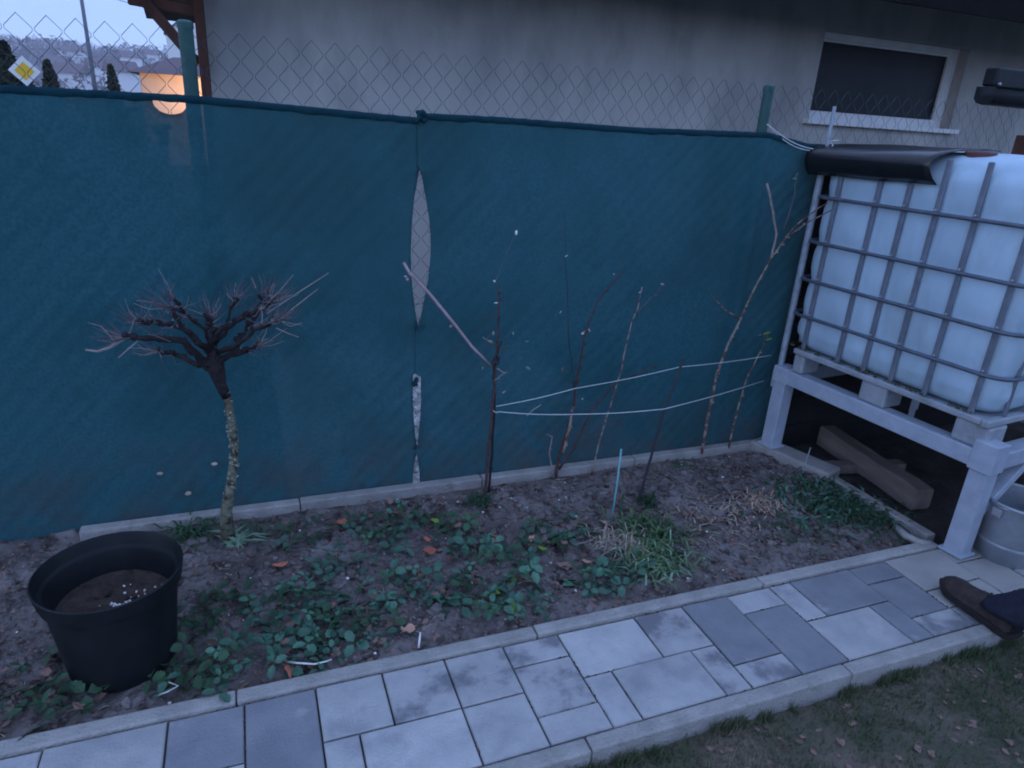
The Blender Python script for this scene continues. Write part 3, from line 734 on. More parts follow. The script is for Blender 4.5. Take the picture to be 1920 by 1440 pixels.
# ------------------------------------------------------------------ small grafted tree
TY = 2.50
tb = gr(428, 1000, -.02); tb.y = TY; tb = at(428, 1000, TY)
tree = empty('grafted_tree', (tb.x, TY, -.03), 0, 'small bare umbrella shaped tree on a slim trunk, left of the torn seam', 'tree')
def tp(px, py, dy=0.0): return at(px, py, TY+dy)-tree.location
trunk = MB(); P = [tp(428,1006),tp(424,960),tp(434,900),tp(440,850),tp(436,800),tp(428,755),tp(422,735)]
trunk.tube(P, [.027,.022,.017,.015,.0145,.0145,.0155], 10).build('trunk', M_lichen, tree, smooth=True)
MB().tube([tp(425,745),tp(414,722),tp(408,700),tp(402,675),tp(400,655)], [.0165,.019,.027,.030,.016], 10).build('graft_knot', M_bark, tree, smooth=True)
lm = MB()
for i in range(200):
    t = random.random(); q = P[1].lerp(P[2], t*3) if t < .33 else (P[2].lerp(P[3], (t-.33)*3) if t < .66 else P[3].lerp(P[5], (t-.66)*3))
    a = random.uniform(0, 6.28); lm.blob(q+Vector((.0155*math.cos(a), .0155*math.sin(a), random.uniform(-.02,.02))), random.uniform(.002,.0055), .4)
mo_ = lm.build('moss', mat('moss', (.20,.21,.14), (.36,.36,.28), 40, .95, spec=.1), tree); mo_['kind'] = 'stuff'
LIMBS = [([(404,690,0),(370,665,-.03),(345,640,-.06),(300,630,-.05),(255,632,-.08),(232,636,-.09)], .017),
         ([(404,695,0),(375,680,.03),(330,668,.08),(298,662,.10)], .013),
         ([(408,690,0),(430,668,-.02),(455,662,-.05),(482,652,-.06)], .014),
         ([(402,680,0),(400,640,.0),(398,610,.02),(395,595,.02)], .016),
         ([(402,640,.0),(415,615,-.03),(450,598,-.05),(478,582,-.06),(500,570,-.06),(506,565,-.06)], .012),
         ([(405,685,0),(440,650,.08),(462,625,.12),(480,600,.14),(492,555,.13)], .012),
         ([(400,670,0),(375,640,.08),(340,615,.12),(300,608,.13),(262,603,.14)], .012),
         ([(398,660,0),(370,640,-.10),(330,605,-.16),(318,580,-.18)], .011),
         ([(405,665,0),(450,640,-.13),(490,615,-.17),(520,598,-.18)], .011),
         ([(400,655,0),(385,620,-.06),(352,600,-.09),(322,560,-.1)], .009),
         ([(405,650,0),(425,620,.05),(432,590,.07),(436,562,.08)], .009)]
allp = []
for pts, r in LIMBS:
    q = [tp(*p)+Vector((random.uniform(-.006,.006),0,random.uniform(-.006,.006))) for p in pts]
    lb_ = MB(); Q2 = [q[0]]
    for a, b2 in zip(q, q[1:]):
        for t in (.33, .66, 1): Q2.append(a.lerp(b2, t)+Vector((random.uniform(-1,1), random.uniform(-1,1), random.uniform(-1,1)))*.0065)
    nn = len(Q2); lb_.tube(Q2, [.88*(r-(r*.5)*i/(nn-1))*random.uniform(.82,1.25) for i in range(nn)], 8)
    for w in Q2[3:]+Q2[-4:]*2:
        if random.random() < .55: lb_.blob(w+Vector((random.uniform(-.008,.008), random.uniform(-.008,.008), .006)), random.uniform(.006, r*.95), .35)
    lb_.build('branch', M_bark, tree, smooth=True); allp += [(q[i], q[i].lerp(q[i+1], .5)) for i in range(2, len(q)-1)] + [(q[-1], q[-1])]*3
tm = MB(); tl = MB()
ctr = tp(400, 690)
for i in range(430):
    a, b2 = random.choice(allp); p = a.lerp(b2, random.random())
    out = (p-ctr); out.z *= .4; out.y *= .7; out.normalize()
    d = (out*random.uniform(.2,1.3)+Vector((random.uniform(-.9,.9), random.uniform(-.8,.8), random.uniform(-.35,.5)))).normalized()
    l = random.uniform(.02, .115); k1 = p+d*l*.5+Vector((random.uniform(-.012,.012),0,random.uniform(-.01,.012)))
    (tm if random.random() < .78 else tl).tube([p, k1, p+d*l+Vector((0,0,.01))], [.0019,.0012,.0006], 4, False)
    if random.random() < .25: tm.blob(p+d*l*.15, random.uniform(.004,.010), .4)
for pts, r in ([[(500,588,-.06),(560,548,-.1),(616,512,-.12)], .0026], [[(515,605,-.15),(560,570,-.2),(596,542,-.22)], .003], [[(498,570,-.06),(525,545,-.08),(550,515,-.1)], .002],
               [[(234,634,-.09),(205,652,-.1),(183,659,-.1),(160,656,-.1)], .006], [[(258,640,-.08),(240,655,-.1),(222,671,-.12)], .003], [[(215,640,-.1),(190,612,-.1),(165,605,-.1)], .002],
               [[(520,600,-.18),(545,612,-.2),(566,605,-.2)], .002], [[(518,615,-.18),(540,625,-.2),(560,632,-.2)], .002], [[(480,540,.1),(472,520,.1)], .002]):
    tl.tube([tp(*p) for p in pts], (r, r*.5), 5)
o = tm.build('twigs', M_purp, tree); o['kind'] = 'stuff'
o = tl.build('pale_twigs', M_twig, tree); o['kind'] = 'stuff'

# ------------------------------------------------------------------ canes, stakes, strings
def cane(name, base, label, cat, stems, m, group=None, part='stem', leaves=()):
    o = empty(name, base, 0, label, cat, group); ALLQ = []
    for s in stems:
        pts, r0_, r1_ = s[0], s[1], s[2]; mm = s[3] if len(s) > 3 else m
        q = []
        for i, (px, py, Y) in enumerate(pts):
            q.append(at(px, py, Y)-Vector(base))
        # subdivide with small wobble
        P = [q[0]]
        for a, b2 in zip(q, q[1:]):
            for t in (.33, .66, 1): P.append(a.lerp(b2, t)+Vector((random.uniform(-1,1), random.uniform(-1,1), random.uniform(-1,1)))*.0025)
        ALLQ += P
        bb = MB().tube(P, (r0_, r1_), 6)
        for p in P[1:-1]:
            if random.random() < .5: bb.blob(p+Vector((random.uniform(-1,1)*r0_, -r0_*.6, 0)), r0_*.75, .3)
        bb.build(part, mm, o, smooth=True)
    for (px, py, Y, sz, mm) in leaves:
        c = at(px, py, Y)-Vector(base); a = random.uniform(0, 6.28); lb = MB()
        nr = min(ALLQ, key=lambda w: (w-c).length+(.5*max(0, w.z-c.z)))
        if (nr-c).length > .01: MB().tube([nr, nr.lerp(c, .5)+Vector((0, .004, .006)), c], [.0012, .0009, .0007], 4, False).build('twig', M_purp, o)
        u = Vector((math.cos(a), .3, math.sin(a)))*sz; v = Vector((-math.sin(a), .4, math.cos(a)))*sz*.45
        lb.add([c-u, c-u*.3+v, c+u*.5+v*.8, c+u, c+u*.4-v*.9, c-u*.4-v, c+Vector((0,-.25*sz,0))], [(0,1,6),(1,2,6),(2,3,6),(3,4,6),(4,5,6),(5,0,6)])
        lb.build('leaf', mm, o)
    return o
bz = -.03
def base(px, py): p = gr(px, py, -.02); return (p.x, p.y, bz)
# heights of stems: the depth plane is that of the foot, close before the cloth
B1 = base(905, 935); y1 = B1[1]
cane('currant_bush', B1, 'sparse bare currant bush with withered leaves, left end of the strings', 'shrub',
     [([(908,945,y1),(915,860,y1),(922,780,y1),(930,690,y1),(934,610,y1+.02),(936,560,y1+.04),(930,528,y1+.05)], .008, .0025, M_cane),
      ([(915,930,y1+.02),(922,850,y1+.03),(928,760,y1+.02),(926,690,y1),(940,640,y1)], .006, .003, M_bark),
      ([(930,690,y1),(948,700,y1-.03)], .003, .002, M_twig), ([(926,715,y1),(938,705,y1-.02),(950,698,y1-.02)], .003, .0015, M_twig),
      ([(932,650,y1),(915,640,y1-.03),(905,632,y1-.04)], .003, .0015, M_caneS), ([(934,600,y1),(915,590,y1),(905,596,y1)], .002, .001, M_cane)], M_cane,
     leaves=[(918,640,y1-.02,.014,M_straw),(925,625,y1-.02,.012,M_straw),(930,568,y1,.009,M_bit),(927,527,y1,.008,M_bit),(945,735,y1-.02,.010,M_straw),(990,690,y1+.05,.013,M_iris),(988,640,y1+.05,.010,M_iris),(962,625,y1+.05,.008,M_iris),(968,436,y1+.15,.011,M_bit),(952,650,y1,.012,M_leafD),(905,690,y1-.03,.009,M_straw)])
kn = MB()
for i in range(10): kn.blob(Vector(at(930, 676, y1-.01))+Vector((random.uniform(-.014,.014), random.uniform(-.01,.01), random.uniform(-.014,.014))), random.uniform(.007,.012))
tag(kn.build('twine_knot', M_rod, smooth=True), 'dark knotted tie on the currant bush where the cut branch ends', 'tie')
pb_ = MB().tube([at(757,492,2.69), at(768,512,2.685), at(803,548,2.67), at(850,605,2.65), at(885,650,2.62), at(921,686,2.58)], [.006,.0065,.007,.0065,.006,.005], 7)
for (px, py) in ((765,515),(850,608),(768,520)): pb_.blob(at(px, py, 2.66)-Vector((.01,0,.008)), .007, .3)
tag(pb_.build('cut_branch', M_pink, smooth=True), 'pinkish cut branch leaning from the torn seam down to the currant bush', 'branch')
B2 = base(1040, 895); y2 = B2[1]
cane('raspberry_cane', B2, 'reddish brown cane clump rising between the currant bush and the dark rod', 'shrub',
     [([(1040,905,y2),(1050,850,y2),(1062,815,y2),(1075,760,y2),(1085,690,y2-.02),(1098,620,y2-.03),(1120,565,y2-.02),(1170,505,y2)], .0095, .0022),
      ([(1048,880,y2),(1075,840,y2-.02),(1110,770,y2-.04),(1150,722,y2-.05),(1195,700,y2-.05),(1238,682,y2-.05)], .007, .002, M_cane),
      ([(1055,850,y2-.01),(1068,800,y2-.02),(1074,762,y2-.02)], .008, .006, M_caneS),
      ([(1040,900,y2),(1030,850,y2),(1036,818,y2),(1025,815,y2)], .004, .0015, M_twig),
      ([(1098,620,y2-.03),(1090,628,y2-.04)], .003, .002, M_twig), ([(1078,735,y2),(1066,640,y2),(1063,530,y2+.03),(1059,400,y2+.05)], .0025, .001, M_rod)], M_cane,
     leaves=[(1105,619,y2-.04,.012,M_straw),(1093,625,y2-.04,.010,M_bit),(1054,693,y2-.02,.014,M_br),(1062,480,y2,.008,M_bit),(1151,514,y2,.006,M_bit),(1092,748,y2,.006,M_bit),(1051,585,y2,.007,M_bit)])
B3 = base(1108, 888); y3 = B3[1]
cane('young_cane', B3, 'thin pale speckled stem forking at its tip, left of the dark rod', 'shrub',
     [([(1108,892,y3),(1122,835,y3),(1145,760,y3),(1165,690,y3),(1180,620,y3),(1195,580,y3),(1204,538,y3)], .0045, .0025, M_caneS),
      ([(1196,585,y3),(1215,565,y3),(1235,545,y3),(1246,534,y3)], .0035, .002, M_purp)], M_caneS,
     leaves=[(1242,533,y3,.010,M_twig),(1230,552,y3,.009,M_twig),(1200,548,y3,.006,M_bit)])
rod = MB().tube([gr(1196,945,-.03), at(1245,770,2.36), at(1282,672,2.42)], .0062, 7)
tag(rod.build('dark_rod', M_rod), 'straight dark rod leaning to the right in the middle of the bed', 'stake')
B4 = base(1315, 848); y4 = min(B4[1], 2.69)
B4 = (B4[0], y4, bz)
cane('tall_cane', B4, 'tall speckled cane arching up and over towards the white tank', 'shrub',
     [([(1315,850,y4),(1328,780,y4),(1345,700,y4),(1365,645,y4-.02),(1388,598,y4-.03),(1415,540,y4-.05),(1445,485,y4-.08),(1475,445,y4-.12),(1510,420,y4-.18),(1560,395,y4-.3)], .009, .0025),
      ([(1388,600,y4-.03),(1365,585,y4-.05),(1345,567,y4-.06),(1333,548,y4-.07)], .0045, .0015),
      ([(1446,484,y4-.08),(1456,440,y4-.06),(1450,400,y4-.05),(1438,343,y4-.05)], .006, .0055, M_twig),
      ([(1455,470,y4-.09),(1490,425,y4-.15),(1535,390,y4-.25),(1560,375,y4-.3)], .0042, .002),
      ([(1470,430,y4-.1),(1490,360,y4-.1),(1494,325,y4-.1)], .003, .0015, M_purp)], M_caneS,
     leaves=[(1494,328,y4-.1,.012,M_iris),(1490,335,y4-.1,.010,M_iris)])
B5 = base(1366, 838); y5 = min(B5[1], 2.69); B5 = (B5[0], y5, bz)
cane('short_cane', B5, 'short speckled cane with a yellow leaf beside the grey pole', 'shrub',
     [([(1366,840,y5),(1385,760,y5),(1405,700,y5),(1425,660,y5),(1440,630,y5)], .006, .0025)], M_caneS,
     leaves=[(1438,625,y5-.03,.022,M_leafY),(1442,636,y5-.03,.018,M_leafY),(1425,628,y5-.03,.008,M_straw)])
def string(pts, label):
    P = []
    q = [Vector(p) for p in pts]
    for a, b2 in zip(q, q[1:]):
        for t in range(6): P.append(a.lerp(b2, t/6)+Vector((0,0,-.006*math.sin(math.pi*t/6))))
    P.append(q[-1])
    tag(MB().tube(P, .0019, 5).build('string', M_string, smooth=True), label, 'string', 'strings tying the canes')
string([at(925,770,y1-.01), at(935,772,y1-.01), at(1072,777,2.5), at(1245,767,2.35), at(1432,714,2.66)], 'lower pale string pulled taut from the currant bush past the dark rod to the pole')
string([at(930,762,y1), at(1080,728,2.56), at(1275,688,2.60), at(1446,666,2.67)], 'upper pale string rising from the currant bush to the pole')
sk_ = MB().tube([gr(1145,985,-.03), at(1156,915,gr(1145,985,-.03).y+.01), at(1165,842,gr(1145,985,-.03).y+.02)], .0042, 7)
tag(sk_.build('plant_stick', M_stick, smooth=True), 'turquoise plant stick standing in the soil left of the dark rod', 'stake')
tw_ = MB().tube([gr(985,778,.0)*0+at(988,780,2.55), at(1000,768,2.55), at(1015,759,2.55)], (.003,.0015), 5)
tag(tw_.build('dry_twig', M_twig), 'small pale twig hanging on the lower string', 'twig')
for i, (px, py, lab) in enumerate(((301,888,'pale dry petal stuck low on the cloth left of the small trunk'),(403,870,'pale dry petal beside the small lichened trunk'),(352,925,'pale dry petal low on the cloth just above the pot'))):
    p = at(px, py, 2.729); lb = MB().blob((0,0,0), .012, .3, (1.1,.4,.7)); o = lb.build('dry_petal', M_br if False else M_straw); o.location = p
    tag(o, lab, 'petal', 'dry petals near the small tree')
# ------------------------------------------------------------------ low plants
def leaflet(b, c, u, v, n_, sz):
    # toothed oval leaflet, slightly cupped
    P = [(-1,0,0),(-.6,.40,.12),(-.35,.66,.2),(-.05,.56,.12),(.2,.68,.2),(.45,.46,.08),(.7,.46,.1),(.8,.2,-.02),(1,0,-.1),(.8,-.2,-.02),(.7,-.46,.1),(.45,-.46,.08),(.2,-.68,.2),(-.05,-.56,.12),(-.35,-.66,.2),(-.6,-.40,.12),(0,0,-.06)]
    vs = [c+(u*(p[0]+1)+v*p[1]*1.05+n_*p[2])*sz for p in P]
    b.add(vs, [(16,i,(i+1)%16) for i in range(16)])
def strawberry_leaf():
    b = MB(); 
    for a in (0, 1.9, -1.9):
        u = Vector((math.cos(a), math.sin(a), -.12)); v = Vector((-math.sin(a), math.cos(a), 0)); leaflet(b, Vector((0,0,0))+u*.004, u, v, Vector((0,0,1)), .0185)
    return b.mesh('leaf')
LM = []
for mm in (M_leaf, M_leafD):
    me = strawberry_leaf(); me.materials.append(mm); me.polygons.foreach_set('use_smooth', [True]*len(me.polygons)); LM.append(me)
SP = [(530,1150,13,0),(590,1105,10,0),(655,1150,12,0),(560,1215,14,0),(625,1205,11,0),(690,995,9,1),(765,975,10,1),(725,1020,8,0),(850,1005,8,1),(890,1035,10,0),(835,1105,12,0),(905,1135,14,0),(965,1065,11,0),(1015,1020,9,1),(1075,1000,9,0),
      (1115,1090,14,0),(1180,1075,12,0),(395,1150,10,1),(365,1245,9,1),(350,1290,8,1),(120,1325,8,1),(10,1295,6,1),(560,1010,6,1),(640,1065,8,0),(760,1110,9,0),(980,1130,9,0),(470,1235,8,0),(690,1185,9,0)]
SPL = ['dark leaves right of the pot, above the lone orange leaf', 'right of the pot, furthest left of the upper leafy row', 'middle of the big leafy patch right of the pot', 'lower left of the big leafy patch, close to the kerb', 'lower middle of the big leafy patch above the white root', 'dark one beside the orange leaf near the small tree', 'dark one against the fence edging left of the currant bush', 'between the small red leaf and the fence edging', 'dark one just behind the large orange leaf', 'right of the large bright orange leaf', 'left of the bright yellow green leaf, further from the kerb', 'around the bright yellow green leaf near the kerb', 'beside the peach coloured leaf', 'dark one under the yellow green leaf in the middle', 'left of the turquoise stick', 'nearest the kerb below the straw tangle', 'right of the straw tangle close to the kerb', 'dark one touching the right side of the pot', 'dark one between the pot and the kerb', 'dark one by the pale hooked root at the kerb', 'dark one alone on bare soil before the pot', 'dark one at the left edge of the photo', 'dark one right of the pale strappy plant', 'above the leafy patch in line with the small red leaf', 'below the dark brown leaf on bare soil', 'between the yellow green leaf and the straw, at the kerb', 'furthest left of the lower leafy row', 'right end of the big leafy patch by the curled peach leaf']
for i, (px, py, n, k) in enumerate(SP):
    p = gr(px, py, -.02); z = -.03+soil_h(p.x, p.y)
    o = empty('strawberry_plant', (p.x, p.y, z), random.uniform(0, 6.28), 'strawberry plant '+SPL[i], 'plant', 'strawberry plants in the bed')
    n = int(n*1.45)
    stm = MB()
    for j in range(n):
        a = j*2.4+random.uniform(-.3,.3); r = (.016+.095*math.sqrt((j+.5)/n))*random.uniform(.8,1.25); h = random.uniform(.014,.05)
        lx, ly = r*math.cos(a), r*math.sin(a)
        inst('leaf', LM[k if random.random() < .8 else 1-k], o, (lx, ly, h), (random.uniform(-.75,.75), random.uniform(-.75,.75), random.uniform(0,6.28)), random.uniform(.6,1.35))
        stm.tube([(0,0,0),(lx*.5,ly*.5,h*.9),(lx,ly,h)], .0011, 3, False)
    stm.build('stalk', M_leafD, o)
def tuft(name, px, py, n, l0, l1, w, m, label, cat, flat=.5, spread=.06, group=None, m2=None):
    p = gr(px, py, -.02); z = -.03+soil_h(p.x, p.y)
    o = empty(name, (p.x, p.y, z), 0, label, cat, group)
    for mm, cnt in ((m, n), (m2, n//2 if m2 else 0)):
        b = MB()
        for _ in range(cnt):
            a = random.uniform(0, 6.28); l = random.uniform(l0, l1); e = random.uniform(.1, 1)*(1-flat)+.12
            bx, by = random.gauss(0, spread), random.gauss(0, spread)
            d = Vector((math.cos(a), math.sin(a), 0)); s = Vector((-d.y, d.x, 0))*w*random.uniform(.6,1.2); P0 = Vector((bx, by, 0))
            P1 = P0+d*l*.45*(1-e*.5)+Vector((0,0,l*e*.75)); P2 = P0+d*l*(1-e*.3)+Vector((0,0,l*e*.55))
            b.add([P0-s, P0+s, P1+s, P1-s, P2], [(0,1,2,3),(3,2,4)])
        if cnt:
            q = b.build('blades', mm, o); q['kind'] = 'stuff'
    return o
tuft('dry_tuft', 1160, 1035, 150, .05, .13, .0024, M_straw, 'tangle of pale straw in the middle of the green tuft', 'dry plant', .45, .05, m2=M_twig)
tuft('dry_tuft', 1345, 975, 120, .03, .09, .003, M_straw, 'flat brownish heap of dead leaves and straw before the tall cane', 'dry plant', .85, .09, m2=M_br)
tuft('dry_tuft', 1425, 945, 90, .04, .10, .003, M_straw, 'pale withered tuft left of the dark green clump by the stand', 'dry plant', .6, .05, m2=M_peach)
M_yg = mat('grassy_leaf', (.13, .21, .085), (.08, .14, .06), 20, .6, spec=.3, translucent=.15)
tuft('green_tuft', 1215, 1010, 300, .05, .15, .0045, M_yg, 'dense grassy green tuft behind and right of the straw tangle', 'plant', .35, .07, m2=M_leafD)
tuft('green_tuft', 1225, 1060, 170, .04, .12, .004, M_yg, 'low grassy green tuft between the straw tangle and the kerb', 'plant', .5, .06, m2=M_iris)
tuft('green_tuft', 1545, 945, 330, .04, .10, .006, M_leafD, 'broad dark green clump before the far leg of the tank stand', 'plant', .6, .12, m2=M_leaf)
tuft('green_tuft', 1625, 975, 180, .03, .08, .006, M_leafD, 'low dark green clump beside the edging under the stand', 'plant', .7, .07)
tuft('green_tuft', 1215, 945, 70, .03, .08, .004, M_leafD, 'small dark green tuft at the foot of the dark rod', 'plant', .4, .02)
tuft('green_tuft', 900, 945, 70, .03, .07, .004, M_leafD, 'small dark green tuft at the foot of the currant bush', 'plant', .6, .03)
tuft('iris_plant', 440, 1025, 26, .06, .15, .007, M_iris, 'pale strappy leaved plant flopped beside the trunk of the small tree', 'plant', .75, .02)
tuft('green_tuft', 360, 1005, 120, .03, .09, .005, M_leafD, 'dark green tuft between the black pot and the fence', 'plant', .5, .05)
tuft('green_tuft', 470, 1000, 90, .03, .09, .003, M_leafD, 'ragged green tuft right of the foot of the small tree', 'plant', .4, .05)
tuft('green_tuft', 1480, 1000, 80, .02, .06, .004, M_leafD, 'sparse weeds on bare soil in front of the stand', 'plant', .8, .10)
tuft('green_tuft', 1275, 870, 90, .02, .05, .003, M_leafD, 'mossy weeds against the edging behind the dark rod', 'plant', .8, .07)

fl = MB()
for _ in range(3200):
    x, y, z = bed_pt(.004)
    if random.random() > .35+.65*(fbm(x*2.5, y*2.5, 8) > -.05): continue
    a = random.uniform(0, 6.3); l = random.uniform(.004, .016); u = Vector((math.cos(a), math.sin(a), random.uniform(-.3,.5)))*l; v = Vector((-math.sin(a), math.cos(a), random.uniform(-.4,.4)))*l*random.uniform(.3,.7)
    c = Vector((x, y, z+.003)); fl.add([c-u, c+v, c+u, c-v], [(0,1,2),(0,2,3)])
tag(fl.build('leaf_litter', M_br), kind='stuff')
# fallen leaves, each a thing
def fallen(px, py, sz, m, label, group=None, yawr=None):
    p = gr(px, py, -.02); z = -.03+soil_h(p.x, p.y)+.022
    b = MB(); n = 11; vs = [Vector((0,0,.1*sz))]
    for i in range(n):
        a = 2*math.pi*i/n; r = sz*(1+.32*math.cos(5*a)*(.6+.4*math.cos(a))+random.uniform(-.08,.08)); x, y = r*math.cos(a)*1.15, r*math.sin(a)*.8
        vs.append(Vector((x, y, .35*sz*(math.sin(a*1.0+1)**2)+random.uniform(-.05,.1)*sz)))
    b.add(vs, [(0,1+i,1+(i+1)%n) for i in range(n)])
    o = b.build('fallen_leaf', m, smooth=True); o.location = (p.x, p.y, z); o.rotation_euler = (random.uniform(-.3,.3), random.uniform(-.3,.3), random.uniform(0,6.28) if yawr is None else yawr)
    sd2 = MB().tube([(-sz,0,.1*sz),(-sz*1.6,.1*sz,.0)], .0009, 4); sd2.build('leaf_stalk', m, o)
    tag(o, label, 'leaf', group); return o
for px, py, sz, m, lab in ((642,990,.020,M_or,'orange fallen leaf nearest the small tree, towards the fence'),(525,1062,.028,M_or,'orange fallen leaf lying alone right of the black pot'),(741,964,.016,M_or,'small orange fallen leaf close to the fence edging'),
        (806,1036,.026,M_or,'large bright orange fallen leaf in the middle of the bed'),(800,1012,.016,M_or,'small red fallen leaf just behind the bright orange one'),(929,1018,.020,M_or,'orange fallen leaf on bare soil before the currant bush'),
        (985,1096,.028,M_peach,'large peach coloured fallen leaf near the kerb'),(960,1092,.018,M_leafY,'yellowish leaf overlapping the peach coloured one'),(1055,1070,.030,M_br,'big curled brown leaf left of the straw tangle'),(1100,1060,.020,M_peach,'pale curled leaf beside the big brown one'),
        (765,1196,.024,M_peach,'peach leaf curled up near the kerb below the leafy patch'),(735,1185,.026,M_br,'flat brown leaf left of the curled peach one'),(546,1262,.024,M_or,'dull orange leaf lying against the kerb below the pot'),
        (924,1128,.026,M_leafY,'bright yellow green leaf standing out near the kerb'),(960,1150,.026,M_leafY,'dull olive green leaf beside the bright yellow green one'),(1015,1038,.020,M_leafY,'yellow green leaf right of the middle of the bed'),
        (775,1078,.022,M_br,'dark brown leaf on bare soil left of the bed centre'),(845,1050,.024,M_br,'brown leaf under the bright orange one'),(995,1020,.018,M_peach,'pale pinkish leaf behind the yellow green one'),
        (1130,985,.016,M_peach,'small pale leaf at the left of the turquoise stick'),(815,982,.016,M_leafY,'small yellow leaf in the bare soil near the fence'),(738,1145,.014,M_peach,'small tan leaf within the leafy patch')):
    fallen(px, py, sz, m, lab)
for i in range(70):
    p = random.choice(SP); px = p[0]+random.uniform(-80, 80); py = p[1]+random.uniform(-35, 35)
    q = gr(px, py, -.02)
    if not (1.72 < q.y < 2.66): continue
    fallen(px, py, random.uniform(.009,.017), M_br, 'small curled brown leaf scattered between the strawberry plants', 'small brown leaves in the bed')
def root(pts, r, lab):
    tag(MB().tube([gr(a, b2, -.005)+Vector((0,0,c)) for a, b2, c in pts], (r, r*.6), 5).build('dry_root', M_bit, smooth=True), lab, 'root')
root([(540,1241,.0),(560,1249,.012),(590,1251,.012),(612,1245,.01),(622,1238,.004)], .0035, 'white bent root lying at the kerb below the leafy patch')
root([(292,1305,.0),(315,1302,.01),(335,1292,.012),(318,1287,.016)], .003, 'pale hooked root lying at the kerb below the black pot')
root([(785,1215,.0),(787,1205,.02),(788,1199,.03)], .004, 'short white root poking up at the kerb below the peach leaf')

# ------------------------------------------------------------------ person at the right edge
per = empty('person', (2.52, 1.17, 0), 0, 'person in dark trousers and brown shoes standing at the right end of the path', 'person')
def shoe(ox, oy, zg, rz, name='shoe'):
    # heel at y=-.10, toe at y=+.20 ; x width
    secs = [(-.100,.028,.055,.010),(-.090,.036,.085,.0),(-.055,.039,.100,.0),(-.015,.038,.105,.0),(.03,.042,.098,.0),(.07,.047,.084,.0),(.11,.050,.074,.0),(.15,.048,.068,.002),(.178,.038,.058,.005),(.196,.020,.040,.010)]
    up = MB(); n = 12; vs = []
    for (y, w, h, lift) in secs:
        for k in range(n):
            a = math.pi*k/(n-1); x = -w*math.cos(a)*(1-.25*math.sin(a)**3*(h > .07)); z = .026+lift+(h-.026)*math.sin(a)**.75
            vs.append((x, y, z))
    fs = [(i*n+k, i*n+k+1, (i+1)*n+k+1, (i+1)*n+k) for i in range(len(secs)-1) for k in range(n-1)]
    fs += [tuple(range(n)), tuple(reversed([(len(secs)-1)*n+k for k in range(n)]))]
    o = up.add(vs, fs).build(name, M_shoe, per, smooth=True); o.location = (ox, oy, zg); o.rotation_euler = (0,0,rz)
    so_ = MB(); sv = []
    for z, g in ((0,.0),(.012,.005),(.028,.006)):
        ring = [( w+g, y) for (y, w, h, l) in secs]+[(-(w+g), y) for (y, w, h, l) in reversed(secs)]
        for (x, y) in ring: sv.append((x, y+(g if y > .19 else (-g if y < -.095 else 0)), z+(.012*max(0,(y-.13)/.07)**2)))
    m_ = 2*len(secs)
    so_.add(sv, [(i*m_+k, i*m_+(k+1)%m_, (i+1)*m_+(k+1)%m_, (i+1)*m_+k) for i in range(2) for k in range(m_)]+[tuple(reversed(range(m_))), tuple(2*m_+k for k in range(m_))]).build('sole', M_sole, o, smooth='auto')
    lc = MB()
    for i in range(4):
        y = .015+i*.026; h = .098-i*.011
        lc.tube([(-.026,y,h-.016),(-.012,y+.006,h+.0),(.012,y+.012,h+.0),(.026,y+.016,h-.018)], .0028, 5)
    lc.build('laces', M_sole, o, smooth=True)
    return o
shoe(2.415-2.52, 1.235-1.17, .008, R(-6)); shoe(.12, -.82, -.065, R(-10))
J = {'pel':(.02,-.52,.86),'waist':(.02,-.51,.99),'chest':(.02,-.48,1.21),'neck':(.02,-.45,1.40),'head0':(.02,-.42,1.47),'head1':(.02,-.405,1.56),'head2':(.02,-.41,1.64),
     'hl':(-.08,-.50,.83),'kl':(-.09,-.27,.46),'al':(-.104,-.02,.13),'cl_':(-.104,.01,.09),'hr':(.11,-.52,.83),'kr':(.12,-.58,.43),'ar':(.12,-.86,.09),'cr_':(.12,-.86,.05),
     'sl':(-.15,-.46,1.35),'el':(-.25,-.52,1.06),'wl':(-.16,-.40,.90),'sr':(.19,-.46,1.35),'er':(.29,-.52,1.06),'wr':(.20,-.40,.90)}
RAD = {'pel':(.15,.115),'waist':(.145,.105),'chest':(.17,.12),'neck':(.055,.055),'head0':(.07,.08),'head1':(.082,.10),'head2':(.06,.075),'hl':(.092,.092),'kl':(.066,.07),'al':(.058,.062),'cl_':(.055,.06),'hr':(.092,.092),'kr':(.066,.07),'ar':(.058,.062),'cr_':(.055,.06),
       'sl':(.065,.065),'el':(.05,.05),'wl':(.04,.04),'sr':(.065,.065),'er':(.05,.05),'wr':(.04,.04)}
names = list(J); ED = [('pel','waist'),('waist','chest'),('chest','neck'),('neck','head0'),('head0','head1'),('head1','head2'),('pel','hl'),('hl','kl'),('kl','al'),('al','cl_'),('pel','hr'),('hr','kr'),('kr','ar'),('ar','cr_'),
      ('chest','sl'),('sl','el'),('el','wl'),('chest','sr'),('sr','er'),('er','wr')]
me = bpy.data.meshes.new('body'); me.from_pydata([J[k] for k in names], [(names.index(a), names.index(b2)) for a, b2 in ED], [])
bo = bpy.data.objects.new('body', me); col.objects.link(bo); bo.parent = per
skm = bo.modifiers.new('skin', 'SKIN'); 
if not me.skin_vertices:
    bm = bmesh.new(); bm.from_mesh(me); bm.verts.layers.skin.verify(); bm.to_mesh(me); bm.free()
for i, k2 in enumerate(names):
    me.skin_vertices[0].data[i].radius = RAD[k2]; me.skin_vertices[0].data[i].use_root = (k2 == 'pel')
ss = bo.modifiers.new('sub', 'SUBSURF'); ss.levels = 2; ss.render_levels = 2
bpy.context.view_layer.update()
dg = bpy.context.evaluated_depsgraph_get()
bm2 = bpy.data.meshes.new_from_object(bo.evaluated_get(dg)); bo.modifiers.clear(); bo.data = bm2
bm2.materials.clear()
